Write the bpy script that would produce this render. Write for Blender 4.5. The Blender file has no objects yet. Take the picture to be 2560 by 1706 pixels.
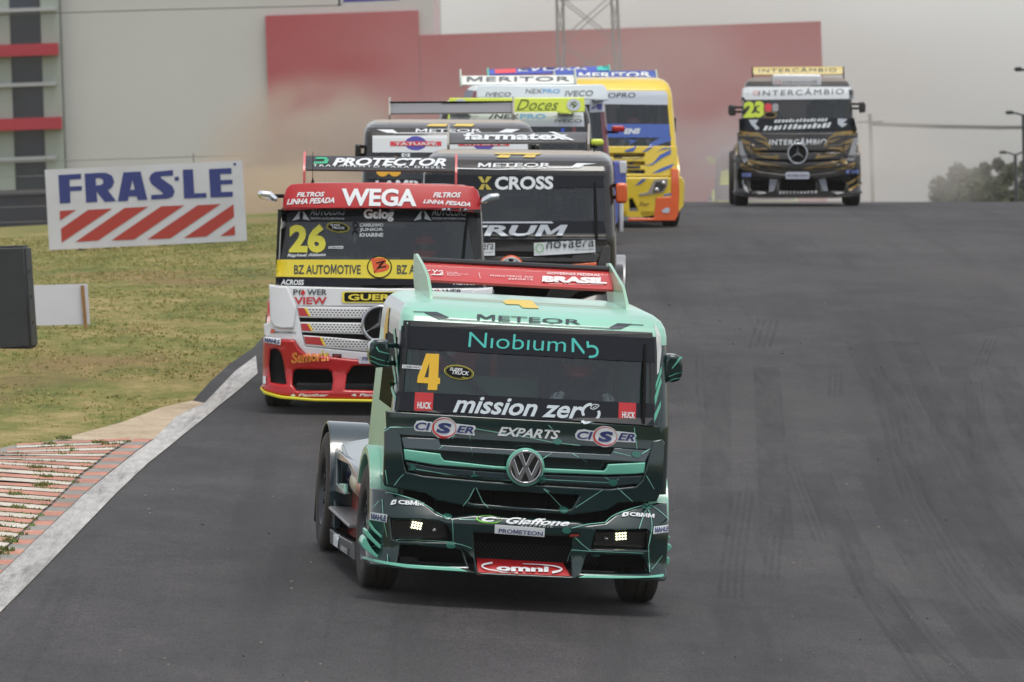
import bpy, bmesh, math, random
import numpy as np
from mathutils import Vector, Matrix, noise
from mathutils.bvhtree import BVHTree
random.seed(7)
sc = bpy.context.scene
COL = sc.collection
R = math.radians

# ---------------------------------------------------------------- camera, sky, sun, exposure
ZC = 3.287                                   # eye height above the road under the leading truck
FPX = 21233.0                                # focal length in pixels of a 2560 px wide picture
PITCH, ROLL = math.atan((853 - 468) / FPX), R(2.0)
cam = bpy.data.cameras.new('camera'); cam_o = bpy.data.objects.new('camera', cam); COL.objects.link(cam_o)
cam.sensor_width = 36.0; cam.lens = 36.0 * FPX / 2560
cam.clip_start = 1.0; cam.clip_end = 5000
CAMROT = Matrix.Rotation(R(90) - PITCH, 3, 'X') @ Matrix.Rotation(-ROLL, 3, 'Z')
cam_o.matrix_world = Matrix.Translation((0, 0, ZC)) @ CAMROT.to_4x4()
cam.dof.use_dof = True; cam.dof.focus_distance = 67.6; cam.dof.aperture_fstop = 9.0
sc.camera = cam_o
world = bpy.data.worlds.new('World'); sc.world = world; world.use_nodes = True
SUN_EL, SUN_AZ = R(76), R(140)                # azimuth measured from +Y towards +X
wn = world.node_tree.nodes; wl = world.node_tree.links
sky = wn.new('ShaderNodeTexSky'); sky.sky_type = 'NISHITA'; sky.sun_disc = False
sky.sun_elevation = SUN_EL; sky.sun_rotation = SUN_AZ; sky.dust_density = 1.5; sky.air_density = 1.0; sky.ozone_density = 1.0
hs = wn.new('ShaderNodeHueSaturation'); hs.inputs['Saturation'].default_value = 0.22
wl.new(sky.outputs[0], hs.inputs['Color']); wl.new(hs.outputs[0], wn['Background'].inputs[0])
wn['Background'].inputs[1].default_value = 0.15
sun = bpy.data.lights.new('sun', 'SUN'); sun_o = bpy.data.objects.new('sun', sun); COL.objects.link(sun_o)
sun.energy = 1.3; sun.angle = R(22); sun.color = (1.0, .95, .88)
sd = Vector((math.sin(SUN_AZ) * math.cos(SUN_EL), math.cos(SUN_AZ) * math.cos(SUN_EL), math.sin(SUN_EL)))
sun_o.rotation_euler = sd.to_track_quat('Z', 'Y').to_euler()
sun_o.location = (30, -20, 60)
sc.view_settings.view_transform = 'Standard'; sc.view_settings.look = 'None'
sc.view_settings.exposure = 0.47; sc.view_settings.gamma = 1.0
cy = sc.cycles
cy.use_denoising = True
cy.max_bounces = 8; cy.transparent_max_bounces = 16; cy.volume_bounces = 1; cy.glossy_bounces = 4; cy.diffuse_bounces = 3
cy.caustics_reflective = False; cy.caustics_refractive = False
cy.sample_clamp_indirect = 4.0
cy.volume_step_rate = 2.0

# ---------------------------------------------------------------- helpers
def lin(c):
    c = c / 255.0
    return c / 12.92 if c <= .04045 else ((c + .055) / 1.055) ** 2.4
def C(r, g, b): return (lin(r), lin(g), lin(b), 1)
MATS = {}
def M(name, rgb=None, rough=.4, metal=0., coat=0., var=.0, vscale=3., dust=0., emit=None, estr=0., bump=0., bscale=40., spec=.5):
    """procedural painted / plastic / rubber surface; var = brightness mottling, dust = share of dust blotches"""
    if name in MATS: return MATS[name]
    m = bpy.data.materials.new(name); m.use_nodes = True; MATS[name] = m
    nt = m.node_tree; b = nt.nodes['Principled BSDF']; L = nt.links
    col = C(*rgb); b.inputs['Base Color'].default_value = col
    b.inputs['Roughness'].default_value = rough; b.inputs['Metallic'].default_value = metal
    b.inputs['Coat Weight'].default_value = coat; b.inputs['Coat Roughness'].default_value = .08
    b.inputs['Specular IOR Level'].default_value = spec
    if emit: b.inputs['Emission Color'].default_value = C(*emit); b.inputs['Emission Strength'].default_value = estr
    m.diffuse_color = col
    if var or dust or bump:
        tc = nt.nodes.new('ShaderNodeTexCoord')
        if var or dust:
            n = nt.nodes.new('ShaderNodeTexNoise'); n.inputs['Scale'].default_value = vscale; n.inputs['Detail'].default_value = 6
            L.new(tc.outputs['Object'], n.inputs['Vector'])
            mr = nt.nodes.new('ShaderNodeMapRange'); mr.inputs[1].default_value = .3; mr.inputs[2].default_value = .7
            mr.inputs[3].default_value = 1 - var; mr.inputs[4].default_value = 1 + var
            L.new(n.outputs['Fac'], mr.inputs[0])
            mx = nt.nodes.new('ShaderNodeMix'); mx.data_type = 'RGBA'; mx.blend_type = 'MULTIPLY'; mx.inputs[0].default_value = 1
            mx.inputs[6].default_value = col; L.new(mr.outputs[0], mx.inputs[7])
            out = mx.outputs[2]
            if dust:
                n2 = nt.nodes.new('ShaderNodeTexNoise'); n2.inputs['Scale'].default_value = vscale * .7; n2.inputs['Detail'].default_value = 8
                n2.inputs['Distortion'].default_value = .4
                mp = nt.nodes.new('ShaderNodeMapping'); mp.inputs['Location'].default_value = (7, 3, 1); L.new(tc.outputs['Object'], mp.inputs[0]); L.new(mp.outputs[0], n2.inputs['Vector'])
                m2 = nt.nodes.new('ShaderNodeMapRange'); m2.inputs[1].default_value = .42; m2.inputs[2].default_value = .75
                m2.inputs[3].default_value = dust * .25; m2.inputs[4].default_value = dust; L.new(n2.outputs['Fac'], m2.inputs[0])
                mx2 = nt.nodes.new('ShaderNodeMix'); mx2.data_type = 'RGBA'; L.new(m2.outputs[0], mx2.inputs[0])
                L.new(out, mx2.inputs[6]); mx2.inputs[7].default_value = C(150, 136, 122); out = mx2.outputs[2]
                m3 = nt.nodes.new('ShaderNodeMapRange'); m3.inputs[3].default_value = rough; m3.inputs[4].default_value = min(1, rough + .5)
                L.new(m2.outputs[0], m3.inputs[0]); L.new(m3.outputs[0], b.inputs['Roughness'])
            L.new(out, b.inputs['Base Color'])
        if bump:
            n3 = nt.nodes.new('ShaderNodeTexNoise'); n3.inputs['Scale'].default_value = bscale; n3.inputs['Detail'].default_value = 4
            L.new(tc.outputs['Object'], n3.inputs['Vector'])
            bp = nt.nodes.new('ShaderNodeBump'); bp.inputs['Strength'].default_value = bump; bp.inputs['Distance'].default_value = .02
            L.new(n3.outputs['Fac'], bp.inputs['Height']); L.new(bp.outputs[0], b.inputs['Normal'])
    return m
def glass(name, tint, refl=.10, fm=1.):
    if name in MATS: return MATS[name]
    m = bpy.data.materials.new(name); m.use_nodes = True; MATS[name] = m
    nt = m.node_tree; nt.nodes.remove(nt.nodes['Principled BSDF'])
    t = nt.nodes.new('ShaderNodeBsdfTransparent'); t.inputs[0].default_value = tint
    g = nt.nodes.new('ShaderNodeBsdfGlossy'); g.inputs['Roughness'].default_value = .03; g.inputs[0].default_value = (.9, .95, 1, 1)
    f = nt.nodes.new('ShaderNodeFresnel'); f.inputs[0].default_value = 1.5
    mr = nt.nodes.new('ShaderNodeMath'); mr.operation = 'MULTIPLY_ADD'; mr.inputs[1].default_value = fm; mr.inputs[2].default_value = refl
    mx = nt.nodes.new('ShaderNodeMixShader')
    nt.links.new(f.outputs[0], mr.inputs[0]); nt.links.new(mr.outputs[0], mx.inputs[0]); nt.links.new(t.outputs[0], mx.inputs[1]); nt.links.new(g.outputs[0], mx.inputs[2])
    nt.links.new(mx.outputs[0], nt.nodes['Material Output'].inputs[0])
    return m
def setp(o, label=None, cat=None, group=None, kind=None):
    if label: o['label'] = label
    if cat: o['category'] = cat
    if group: o['group'] = group
    if kind: o['kind'] = kind
    return o
def link(name, me, mats, parent=None, sharp=35):
    o = bpy.data.objects.new(name, me); COL.objects.link(o)
    for m in (mats if isinstance(mats, (list, tuple)) else [mats]): me.materials.append(m)
    if sharp is not None and len(me.polygons):
        me.polygons.foreach_set('use_smooth', [True] * len(me.polygons)); me.set_sharp_from_angle(angle=R(sharp))
    if parent: o.parent = parent
    return o
def mesh_of(bm):
    me = bpy.data.meshes.new('m'); bm.to_mesh(me); bm.free(); return me
def from_py(v, f):
    me = bpy.data.meshes.new('m'); me.from_pydata([tuple(p) for p in v], [], f); me.update(); return me
def empty(name, loc=(0, 0, 0)):
    o = bpy.data.objects.new(name, None); COL.objects.link(o); o.location = loc; o.empty_display_size = .3; return o
def bbox_bm(bm, x0, x1, y0, y1, z0, z1):
    v = [bm.verts.new(p) for p in ((x0,y0,z0),(x1,y0,z0),(x1,y1,z0),(x0,y1,z0),(x0,y0,z1),(x1,y0,z1),(x1,y1,z1),(x0,y1,z1))]
    for f in ((3,2,1,0),(4,5,6,7),(0,1,5,4),(1,2,6,5),(2,3,7,6),(3,0,4,7)): bm.faces.new([v[i] for i in f])
    return v
def box(name, x0, x1, y0, y1, z0, z1, m, parent=None, bev=.012):
    bm = bmesh.new(); bbox_bm(bm, x0, x1, y0, y1, z0, z1)
    if bev: bmesh.ops.bevel(bm, geom=bm.edges[:], offset=bev, segments=2, affect='EDGES')
    return link(name, mesh_of(bm), m, parent)
def tube_bm(bm, pts, r, n=10, cap=True):
    pts = [Vector(p) for p in pts]; rs = r if isinstance(r, (list, tuple)) else [r] * len(pts); rings = []
    for i, p in enumerate(pts):
        d = (pts[min(i + 1, len(pts) - 1)] - pts[max(i - 1, 0)]).normalized()
        a = d.orthogonal().normalized() if i == 0 else (a - d * a.dot(d)).normalized()
        b = d.cross(a)
        rings.append([bm.verts.new(p + (a * math.cos(t) + b * math.sin(t)) * rs[i]) for t in [2 * math.pi * k / n for k in range(n)]])
    for s, t in zip(rings, rings[1:]):
        for k in range(n): bm.faces.new((s[k], s[(k + 1) % n], t[(k + 1) % n], t[k]))
    if cap: bm.faces.new(rings[0][::-1]); bm.faces.new(rings[-1])
def tube(name, pts, r, m, parent=None, n=10):
    bm = bmesh.new(); tube_bm(bm, pts, r, n); return link(name, mesh_of(bm), m, parent)
def lathe_bm(bm, prof, centre, n=40, axis='x'):
    rings = []
    for a, r in prof:
        rings.append([bm.verts.new((centre[0] + a, centre[1] + r * math.cos(2 * math.pi * k / n), centre[2] + r * math.sin(2 * math.pi * k / n))) for k in range(n)])
    for s, t in zip(rings, rings[1:]):
        for k in range(n): bm.faces.new((s[k], s[(k + 1) % n], t[(k + 1) % n], t[k]))
    return rings
def smooth(a, b, x):
    t = min(1, max(0, (x - a) / (b - a))); return t * t * (3 - 2 * t)

# ---------------------------------------------------------------- terrain height and pixel rays
def prof(d):
    z = -3.287 + .0434 * (d - 68.3)
    if d > 95:
        e = min(d, 225); z -= 2.6e-4 * (e - 95) ** 2
        if d > 225: z -= 2.6e-4 * 2 * 130 * (d - 225)
    return max(z, -7.0)
def G(x, d):
    c = .064 + (.012 - .064) * smooth(70, 91, d) - .012 * smooth(92, 116, d)
    xx = max(-22, min(22, x))
    z = prof(d) - (.035 + c) * xx
    z -= .055 * min(14, max(0, -1 - x)) * smooth(105, 140, d)
    return ZC + z
def ray(px, py):
    d = CAMROT @ Vector(((px - 1280) / FPX, -(py - 853) / FPX, -1)); return d.normalized()
def proj(p):
    q = CAMROT.transposed() @ (Vector(p) - Vector((0, 0, ZC))); return (1280 + FPX * q.x / -q.z, 853 - FPX * q.y / -q.z)
def at(px, py, dmin=50, dmax=260):
    """ground point seen at a pixel"""
    d = ray(px, py); d = d / d.y; lo = dmin; prev = None
    y = dmin
    while y < dmax:
        p = Vector((0, 0, ZC)) + d * y
        if p.z <= G(p.x, y):
            a, b = y - .5, y
            for _ in range(20):
                m_ = (a + b) / 2; p = Vector((0, 0, ZC)) + d * m_
                if p.z <= G(p.x, m_): b = m_
                else: a = m_
            return Vector((p.x, b, G(p.x, b)))
        y += .5
    p = Vector((0, 0, ZC)) + d * dmax; return p
def at_d(px, d):
    x = (px - 1280) / FPX * d
    for _ in range(6):
        q = proj((x, d, G(x, d))); x += (px - q[0]) / FPX * d
    return Vector((x, d, G(x, d)))
def at_y(px, py, y):
    d = ray(px, py); return Vector((0, 0, ZC)) + d * (y / d.y)
def sheet(name, pts, off, m, step=(1.5, 2.0), sub=True, thick=0):
    """a flat covering that follows the terrain"""
    bm = bmesh.new(); f = bm.faces.new([bm.verts.new((p[0], p[1], 0)) for p in pts])
    if f.normal.z < 0 or sum((pts[i][0] * pts[(i+1) % len(pts)][1] - pts[(i+1) % len(pts)][0] * pts[i][1]) for i in range(len(pts))) < 0: f.normal_flip()
    cut(bm, step[0], step[1], 0, 1)
    for v in bm.verts: v.co.z = G(v.co.x, v.co.y) + off
    return link(name, mesh_of(bm), m, None, sharp=60)
def cut(bm, sx, sy, ax=0, ay=1):
    for ax_, st in ((ax, sx), (ay, sy)):
        if not st or not bm.verts: continue
        vs = [v.co[ax_] for v in bm.verts]; lo, hi = min(vs), max(vs); k = math.floor(lo / st) + 1
        while k * st < hi - 1e-6:
            no = [0, 0, 0]; no[ax_] = 1; co = [0, 0, 0]; co[ax_] = k * st
            bmesh.ops.bisect_plane(bm, geom=bm.verts[:] + bm.edges[:] + bm.faces[:], plane_co=co, plane_no=no, dist=1e-6); k += 1

# ---------------------------------------------------------------- ground materials
def ground_mat(name, stops, scales, rough=.9, bump=.3, bscale=60, stretch=(1, 1, 1), speck=None, streak=None):
    m = bpy.data.materials.new(name); m.use_nodes = True; nt = m.node_tree; L = nt.links; b = nt.nodes['Principled BSDF']
    b.inputs['Roughness'].default_value = rough; b.inputs['Specular IOR Level'].default_value = .3
    tc = nt.nodes.new('ShaderNodeTexCoord'); mp = nt.nodes.new('ShaderNodeMapping'); mp.inputs['Scale'].default_value = stretch
    L.new(tc.outputs['Object'], mp.inputs[0])
    acc = None
    for s, w in scales:
        n = nt.nodes.new('ShaderNodeTexNoise'); n.inputs['Scale'].default_value = s; n.inputs['Detail'].default_value = 5; n.inputs['Roughness'].default_value = .6
        L.new(mp.outputs[0], n.inputs['Vector'])
        mu = nt.nodes.new('ShaderNodeMath'); mu.operation = 'MULTIPLY_ADD'; mu.inputs[1].default_value = w
        L.new(n.outputs['Fac'], mu.inputs[0])
        if acc: L.new(acc, mu.inputs[2])
        else: mu.inputs[2].default_value = 0
        acc = mu.outputs[0]
    cr = nt.nodes.new('ShaderNodeValToRGB'); L.new(acc, cr.inputs[0])
    e = cr.color_ramp.elements
    while len(e) < len(stops): e.new(.5)
    for el, (p, c) in zip(e, stops): el.position = p; el.color = C(*c)
    out = cr.outputs[0]
    for (sc_, st_, lo, hi, amt, c) in (streak or []):
        mp2 = nt.nodes.new('ShaderNodeMapping'); mp2.inputs['Scale'].default_value = st_; L.new(tc.outputs['Object'], mp2.inputs[0])
        n = nt.nodes.new('ShaderNodeTexNoise'); n.inputs['Scale'].default_value = sc_; n.inputs['Detail'].default_value = 3; L.new(mp2.outputs[0], n.inputs['Vector'])
        mr = nt.nodes.new('ShaderNodeMapRange'); mr.inputs[1].default_value = lo; mr.inputs[2].default_value = hi; mr.inputs[4].default_value = amt
        L.new(n.outputs['Fac'], mr.inputs[0])
        mx = nt.nodes.new('ShaderNodeMix'); mx.data_type = 'RGBA'; L.new(mr.outputs[0], mx.inputs[0]); L.new(out, mx.inputs[6]); mx.inputs[7].default_value = C(*c); out = mx.outputs[2]
    if speck:
        n = nt.nodes.new('ShaderNodeTexNoise'); n.inputs['Scale'].default_value = speck[0]; n.inputs['Detail'].default_value = 2; mp3 = nt.nodes.new('ShaderNodeMapping'); mp3.inputs['Scale'].default_value = (1, speck[2] if len(speck) > 2 else 1, 1); L.new(tc.outputs['Object'], mp3.inputs[0]); L.new(mp3.outputs[0], n.inputs['Vector'])
        mr = nt.nodes.new('ShaderNodeMapRange'); mr.inputs[1].default_value = .25; mr.inputs[2].default_value = .75; mr.inputs[3].default_value = 1 - speck[1]; mr.inputs[4].default_value = 1 + speck[1]
        L.new(n.outputs['Fac'], mr.inputs[0])
        mx = nt.nodes.new('ShaderNodeMix'); mx.data_type = 'RGBA'; mx.blend_type = 'MULTIPLY'; mx.inputs[0].default_value = 1; L.new(out, mx.inputs[6]); L.new(mr.outputs[0], mx.inputs[7]); out = mx.outputs[2]
    L.new(out, b.inputs['Base Color'])
    n = nt.nodes.new('ShaderNodeTexNoise'); n.inputs['Scale'].default_value = bscale; n.inputs['Detail'].default_value = 3; L.new(tc.outputs['Object'], n.inputs['Vector'])
    bp = nt.nodes.new('ShaderNodeBump'); bp.inputs['Strength'].default_value = bump; bp.inputs['Distance'].default_value = .01; L.new(n.outputs['Fac'], bp.inputs['Height']); L.new(bp.outputs[0], b.inputs['Normal'])
    return m
m_asphalt = ground_mat('asphalt', [(.43, (46, 45, 46)), (.51, (55, 53, 54)), (.60, (66, 63, 63))], [(.35, .5), (1.6, .3), (9, .2)], rough=.78, bump=.35, bscale=90,
                       stretch=(1, .45, 1), speck=(62, .42, .16), streak=[(1.0, (2.2, .05, 1), .52, .75, .7, (34, 33, 35)), (1.0, (9, .10, 1), .56, .8, .45, (32, 31, 33)), (.5, (.5, .12, 1), .5, .75, .6, (72, 68, 67))])
m_asphalt.node_tree.nodes['Principled BSDF'].inputs['Specular IOR Level'].default_value = .35
m_grass = ground_mat('turf', [(.42, (82, 90, 40)), (.485, (106, 108, 52)), (.53, (126, 118, 68)), (.60, (152, 136, 92))], [(.3, .3), (1.4, .35), (5, .2), (18, .15)], rough=1, bump=.8, bscale=45,
                     stretch=(1, .4, 1), speck=(40, .5), streak=[(.6, (.5, .22, 1), .56, .72, .7, (128, 100, 70))])
m_dirt = ground_mat('dry_dirt', [(.38, (150, 132, 108)), (.52, (176, 160, 136)), (.66, (190, 178, 158))], [(.9, .5), (6, .3), (25, .2)], rough=1, bump=.5, bscale=50, speck=(90, .25))
m_kred = ground_mat('kerb_red', [(.40, (146, 110, 96)), (.5, (180, 124, 106)), (.62, (194, 150, 132))], [(1.2, .5), (9, .3), (40, .2)], rough=.85, bump=.3, bscale=70, speck=(60, .2))
m_kwhite = ground_mat('kerb_white', [(.40, (160, 150, 136)), (.5, (192, 184, 170)), (.62, (206, 200, 190))], [(1.2, .5), (9, .3), (40, .2)], rough=.85, bump=.3, bscale=70, speck=(60, .2))
m_kgrey = ground_mat('kerb_concrete', [(.38, (118, 114, 108)), (.52, (140, 136, 130)), (.66, (156, 152, 146))], [(1.2, .5), (9, .3), (40, .2)], rough=.85, bump=.3, bscale=70, speck=(60, .2))
m_line = ground_mat('worn_edge_paint', [(.34, (112, 111, 110)), (.46, (154, 152, 150)), (.6, (184, 182, 178))], [(.8, .3), (5, .4), (24, .3)], rough=.8, bump=.25, bscale=70, stretch=(3, .35, 1), speck=(80, .2),
                    streak=[(1.0, (12, .35, 1), .56, .72, .55, (92, 90, 90))])
# ---------------------------------------------------------------- setting: ground, road, kerb, grass
def grid_ground():
    ys = list(np.arange(-400, 20, 20.)) + list(np.arange(20, 160, 1.0)) + list(np.arange(160, 270, 2.0)) + list(np.arange(270, 900, 30.))
    xs = sorted(set(list(np.arange(-20, 21, 1.0)) + [-400, -200, -90, -60, -40, -28, 28, 40, 60, 90, 200, 400]))
    v = [(x, y, G(x, y)) for y in ys for x in xs]; n = len(xs)
    f = [(j * n + i, j * n + i + 1, (j + 1) * n + i + 1, (j + 1) * n + i) for j in range(len(ys) - 1) for i in range(n - 1)]
    return from_py(v, f)
setp(link('ground', grid_ground(), m_grass, sharp=60), kind='structure')
strip_r = [(-60, 1594), (0, 1535), (105, 1430), (173, 1359), (236, 1293), (295, 1232), (370, 1161), (459, 1089), (551, 1014), (600, 975), (644, 936)]
strip_l = [(-60, 1500), (0, 1439), (63, 1376), (138, 1307), (206, 1242), (274, 1186), (339, 1134), (383, 1102), (442, 1043), (513, 1009), (589, 930), (640, 892)]
sr = [at(*p) for p in strip_r]; sl = [at(*p) for p in strip_l]
patch_l = [at(479, 1006), at(526, 955), at(575, 910), at(632, 872)]
far_l = [(-2.75, 112), (-3.2, 140), (-4.0, 180), (-4.6, 225), (-5, 262)]
def xy(p): return (p[0], p[1])
road_poly = [(sr[0].x - 2.5, 28), (sr[0].x - 2.5, -60), xy(sr[0])] + [xy(p) for p in sr[1:8]] + [xy(p) for p in patch_l] + far_l + [(24, 262), (24, -60)]
setp(sheet('road', road_poly, .004, m_asphalt, (1.0, 1.0)), kind='structure')
ext = Vector(((sr[-1] - sr[-2]).x, (sr[-1] - sr[-2]).y, 0)).normalized()
strip_poly = [xy(p) for p in sr] + [xy(p) for p in reversed(sl)]
setp(sheet('edge_line', strip_poly, .012, m_line, (.6, 1.5)), kind='structure')
dirt_px = [(130, 1103), (160, 1097), (215, 1082), (300, 1059), (345, 1043), (400, 1022), (460, 1008), (481, 1004), (514, 1010), (446, 1042), (386, 1101), (330, 1102)]
setp(sheet('dirt_verge', [xy(at(*p)) for p in dirt_px], .008, m_dirt, (.6, 1.5)), kind='structure')
# flat kerb of red and pale blocks: an inner row by the track and a longer, grown-over outer row
ry = [480, 518, 555, 594, 635, 677, 720, 766, 812, 860, 912, 968, 1025, 1080, 1138, 1200, 1262, 1326]
rx = [905, 855, 805, 755, 708, 650, 600, 545, 490, 442, 385, 328, 268, 208, 150, 86, 20, -48]
mx = [792, 732, 672, 615, 570, 508, 458, 420, 372, 325, 265, 210, 150, 95, 35, -25, -85, -145]
ly = [514, 545, 572, 588, 605, 636, 688, 738, 780, 832, 886, 942, 1002, 1062, 1125, 1190, 1255, 1320]
def c7(x, y): return (x * .4209, 900 + y * .4209)
kv, kf, km = [], [], []
def kquad(p, q, r, s, mi, off):
    ps = [at(*c7(*t)) for t in (p, q, r, s)]
    n = max(1, int((ps[0] - ps[1]).length / .8)); b = len(kv)
    for i in range(n + 1):
        for a_, b_ in ((ps[0], ps[1]), (ps[3], ps[2])):
            v = a_.lerp(b_, i / n); kv.append((v.x, v.y, G(v.x, v.y) + off))
    for i in range(n): kf.append((b + 2*i + 1, b + 2*i + 3, b + 2*i + 2, b + 2*i)); km.append(mi)
rnd = random.Random(3)
for i in range(len(ry) - 1):
    h0 = .46
    yl, ym, yr = ly[i], ly[i] + (ry[i] - ly[i]) * mx[i] / max(60, rx[i]) if rx[i] > 60 else ry[i] - 8, ry[i]
    ym = ry[i] - 2
    yl1, yr1 = ly[i] + (ly[i+1] - ly[i]) * h0, ry[i] + (ry[i+1] - ry[i]) * h0
    mx1, rx1 = mx[i] + (mx[i+1] - mx[i]) * h0, rx[i] + (rx[i+1] - rx[i]) * h0
    xl = 100 - i * 60 if i < 2 else -60
    # inner row
    kquad((mx[i] + 6, ym), (rx[i], yr), (rx1, yr1), (mx1 + 6, yr1 - 1), 0, .018)
    kquad((mx1 + 6, yr1), (rx1, yr1), (rx[i+1], ry[i+1]), (mx[i+1] + 6, ry[i+1] - 1), 2, .018)
    # outer row, blocks separated by grown-over joints
    j = rnd.uniform(-3, 3)
    kquad((xl, yl + 3 + j), (mx[i] - 6, ym + 2), (mx1 - 8, yr1 - 2), (xl, yl1 - 2 + j), 0, .030)
    kquad((xl, yl1 + 3 + j), (mx1 - 8, yr1 + 2), (mx[i+1] - 8, ry[i+1] - 4), (xl, ly[i+1] - 5 + j), 1, .030)
kme = from_py(kv, kf)
ko = link('kerb', kme, [m_kred, m_kwhite, m_kgrey], sharp=None)
for p, mi in zip(kme.polygons, km): p.material_index = mi
setp(ko, kind='structure')
base_px = [c7(-60, 540), c7(80, 512), c7(330, 482), c7(905, 476)] + [c7(x + 6, y + 4) for x, y in zip(rx[1:], ry[1:])] + [c7(-160, 1330)]
setp(sheet('kerb_bed', [xy(at(*p)) for p in base_px], .006, m_kgrey, (.8, 1.5)), kind='structure')

# grass blades and weeds
def edge_x(y):
    pl = [(p.x, p.y) for p in [at(-60, 950), at(0, 1128), at(95, 1108), at(145, 1098), at(215, 1080), at(345, 1040), at(400, 1019), at(479, 1003)]] + [(p.x, p.y) for p in patch_l[1:]] + far_l
    pl.sort(key=lambda t: t[1]); return pl
pl = edge_x(0); PX_, PY_ = np.array([p[0] for p in pl]), np.array([p[1] for p in pl])
rs = np.random.RandomState(5)
def blades(name, pts, hgt, mats, wid=.012, n_per=3, lean=.5):
    v, f, mi = [], [], []
    for (x, y, z, s) in pts:
        k = rs.randint(len(mats))
        for _ in range(n_per):
            a = rs.uniform(0, 6.28); h = hgt * s * rs.uniform(.5, 1.2); w = wid * rs.uniform(.7, 1.4)
            ox, oy = rs.uniform(-.03, .03, 2); l = rs.uniform(0, lean) * h
            b = len(v); ca, sa = math.cos(a), math.sin(a)
            v += [(x + ox - w * ca, y + oy - w * sa, z), (x + ox + w * ca, y + oy + w * sa, z), (x + ox - l * sa, y + oy + l * ca, z + h)]
            f.append((b, b + 1, b + 2)); mi.append(k)
    me = from_py(v, f); o = link(name, me, mats, sharp=None); me.polygons.foreach_set('material_index', mi); return o
gm = [M('grass_green', (122, 128, 66), .8), M('grass_olive', (140, 136, 76), .8), M('grass_straw', (180, 164, 108), .85), M('grass_dry', (160, 146, 92), .85), M('grass_olive2', (132, 130, 70), .8)]
pts = []
while len(pts) < 11000:
    y = 78 + 75 * rs.rand(); x = rs.uniform(-11, -2.8)
    xe = np.interp(y, PY_, PX_)
    if x < xe - .02 and x > -(.0655 * y) :
        nz = noise.noise((x * .7, y * .25, 0)); nz2 = noise.noise((x * 2.5, y * .9, 5))
        if nz * .6 + nz2 * .6 > -.18 - .15 * rs.rand(): pts.append((x, y, G(x, y), .7 + .5 * max(0, nz + .3)))
setp(blades('grass', pts, .026, gm), 'short patchy green and straw grass beside the track', None, None, 'stuff')
tufts = []
jl = [(ly[i] + (ly[i+1] - ly[i]) * .56, ry[i] + (ry[i+1] - ry[i]) * .56, mx[i], i) for i in range(len(ry) - 1)] + [(ly[i], ry[i], mx[i], i) for i in range(1, len(ry))]
for (a, b, m_, i) in jl:
    for _ in range(int(34 if i < 8 else 22)):
        t = rs.rand() ** (1.0 if rs.rand() < .6 else .5)
        nz = noise.noise((t * 4, i * 3.1, 2)) + noise.noise((t * 13, i * 1.7, 9)) * .6
        if nz < -.05: continue
        p = at(*c7(-40 + t * (m_ + 30), a + (b - a) * t)); tufts.append((p.x + rs.uniform(-.03, .03), p.y + rs.uniform(-.04, .04), p.z + .02, .45 + .5 * max(0, nz)))
for (x, y) in ((590, 512), (290, 520), (390, 482), (105, 900), (90, 820), (245, 770), (60, 1095), (40, 1150), (255, 760), (215, 660), (280, 715)):
    for _ in range(26):
        p = at(*c7(x + rs.uniform(-34, 34), y + rs.uniform(-3, 3))); tufts.append((p.x, p.y, p.z + .02, 0.85 * rs.uniform(.5, 1.2)))
setp(blades('kerb_weeds', tufts, .05, [M('weed_green', (108, 128, 62), .8), M('weed_dark', (92, 108, 54), .8), M('weed_dry', (112, 104, 62), .8)], wid=.010, n_per=4, lean=.9), 'weeds growing in the joints of the kerb', None, None, 'stuff')

# tyre marks and blown debris on the asphalt
m_mark = bpy.data.materials.new('tyre_rubber_mark'); m_mark.use_nodes = True
nt = m_mark.node_tree; b_ = nt.nodes['Principled BSDF']; b_.inputs['Base Color'].default_value = C(50, 49, 51); b_.inputs['Roughness'].default_value = .75
tr = nt.nodes.new('ShaderNodeBsdfTransparent'); mxs = nt.nodes.new('ShaderNodeMixShader'); n_ = nt.nodes.new('ShaderNodeTexNoise'); n_.inputs['Scale'].default_value = 1.3; n_.inputs['Detail'].default_value = 6
tc_ = nt.nodes.new('ShaderNodeTexCoord'); mp_ = nt.nodes.new('ShaderNodeMapping'); mp_.inputs['Scale'].default_value = (6, .4, 1); nt.links.new(tc_.outputs['Object'], mp_.inputs[0]); nt.links.new(mp_.outputs[0], n_.inputs['Vector'])
mr_ = nt.nodes.new('ShaderNodeMapRange'); mr_.inputs[1].default_value = .3; mr_.inputs[2].default_value = .75; mr_.inputs[3].default_value = .0; mr_.inputs[4].default_value = .27
nt.links.new(n_.outputs['Fac'], mr_.inputs[0]); nt.links.new(mr_.outputs[0], mxs.inputs[0]); nt.links.new(tr.outputs[0], mxs.inputs[1]); nt.links.new(b_.outputs[0], mxs.inputs[2]); nt.links.new(mxs.outputs[0], nt.nodes['Material Output'].inputs[0])
c8 = lambda x, y: (1600 + x * .7818, 480 + y * .7825)
marks = []
def mark(pts, w, n=2, gap=.07):
    for k in range(n):
        marks.append(([at(*c8(*p)) + Vector((k * gap, 0, 0)) for p in pts], w))
mark([(730, 560), (770, 690), (800, 840), (845, 990), (900, 1090), (980, 1220), (1080, 1340), (1228, 1470)], .05, 4, .075)
mark([(640, 1130), (690, 1260), (760, 1370), (840, 1480), (900, 1568)], .05, 2)
mark([(740, 1210), (820, 1310), (920, 1440), (1050, 1568)], .05, 2)
mark([(820, 620), (880, 740), (960, 880), (1020, 1020), (1100, 1140), (1228, 1300)], .08, 4, .10)
mark([(300, 960), (280, 1080), (262, 1200), (255, 1300)], .035, 4, .06)
mark([(420, 1010), (405, 1130), (395, 1240)], .03, 3, .06)
mark([(1040, 610), (1048, 720), (1065, 860)], .035, 4, .06)
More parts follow.
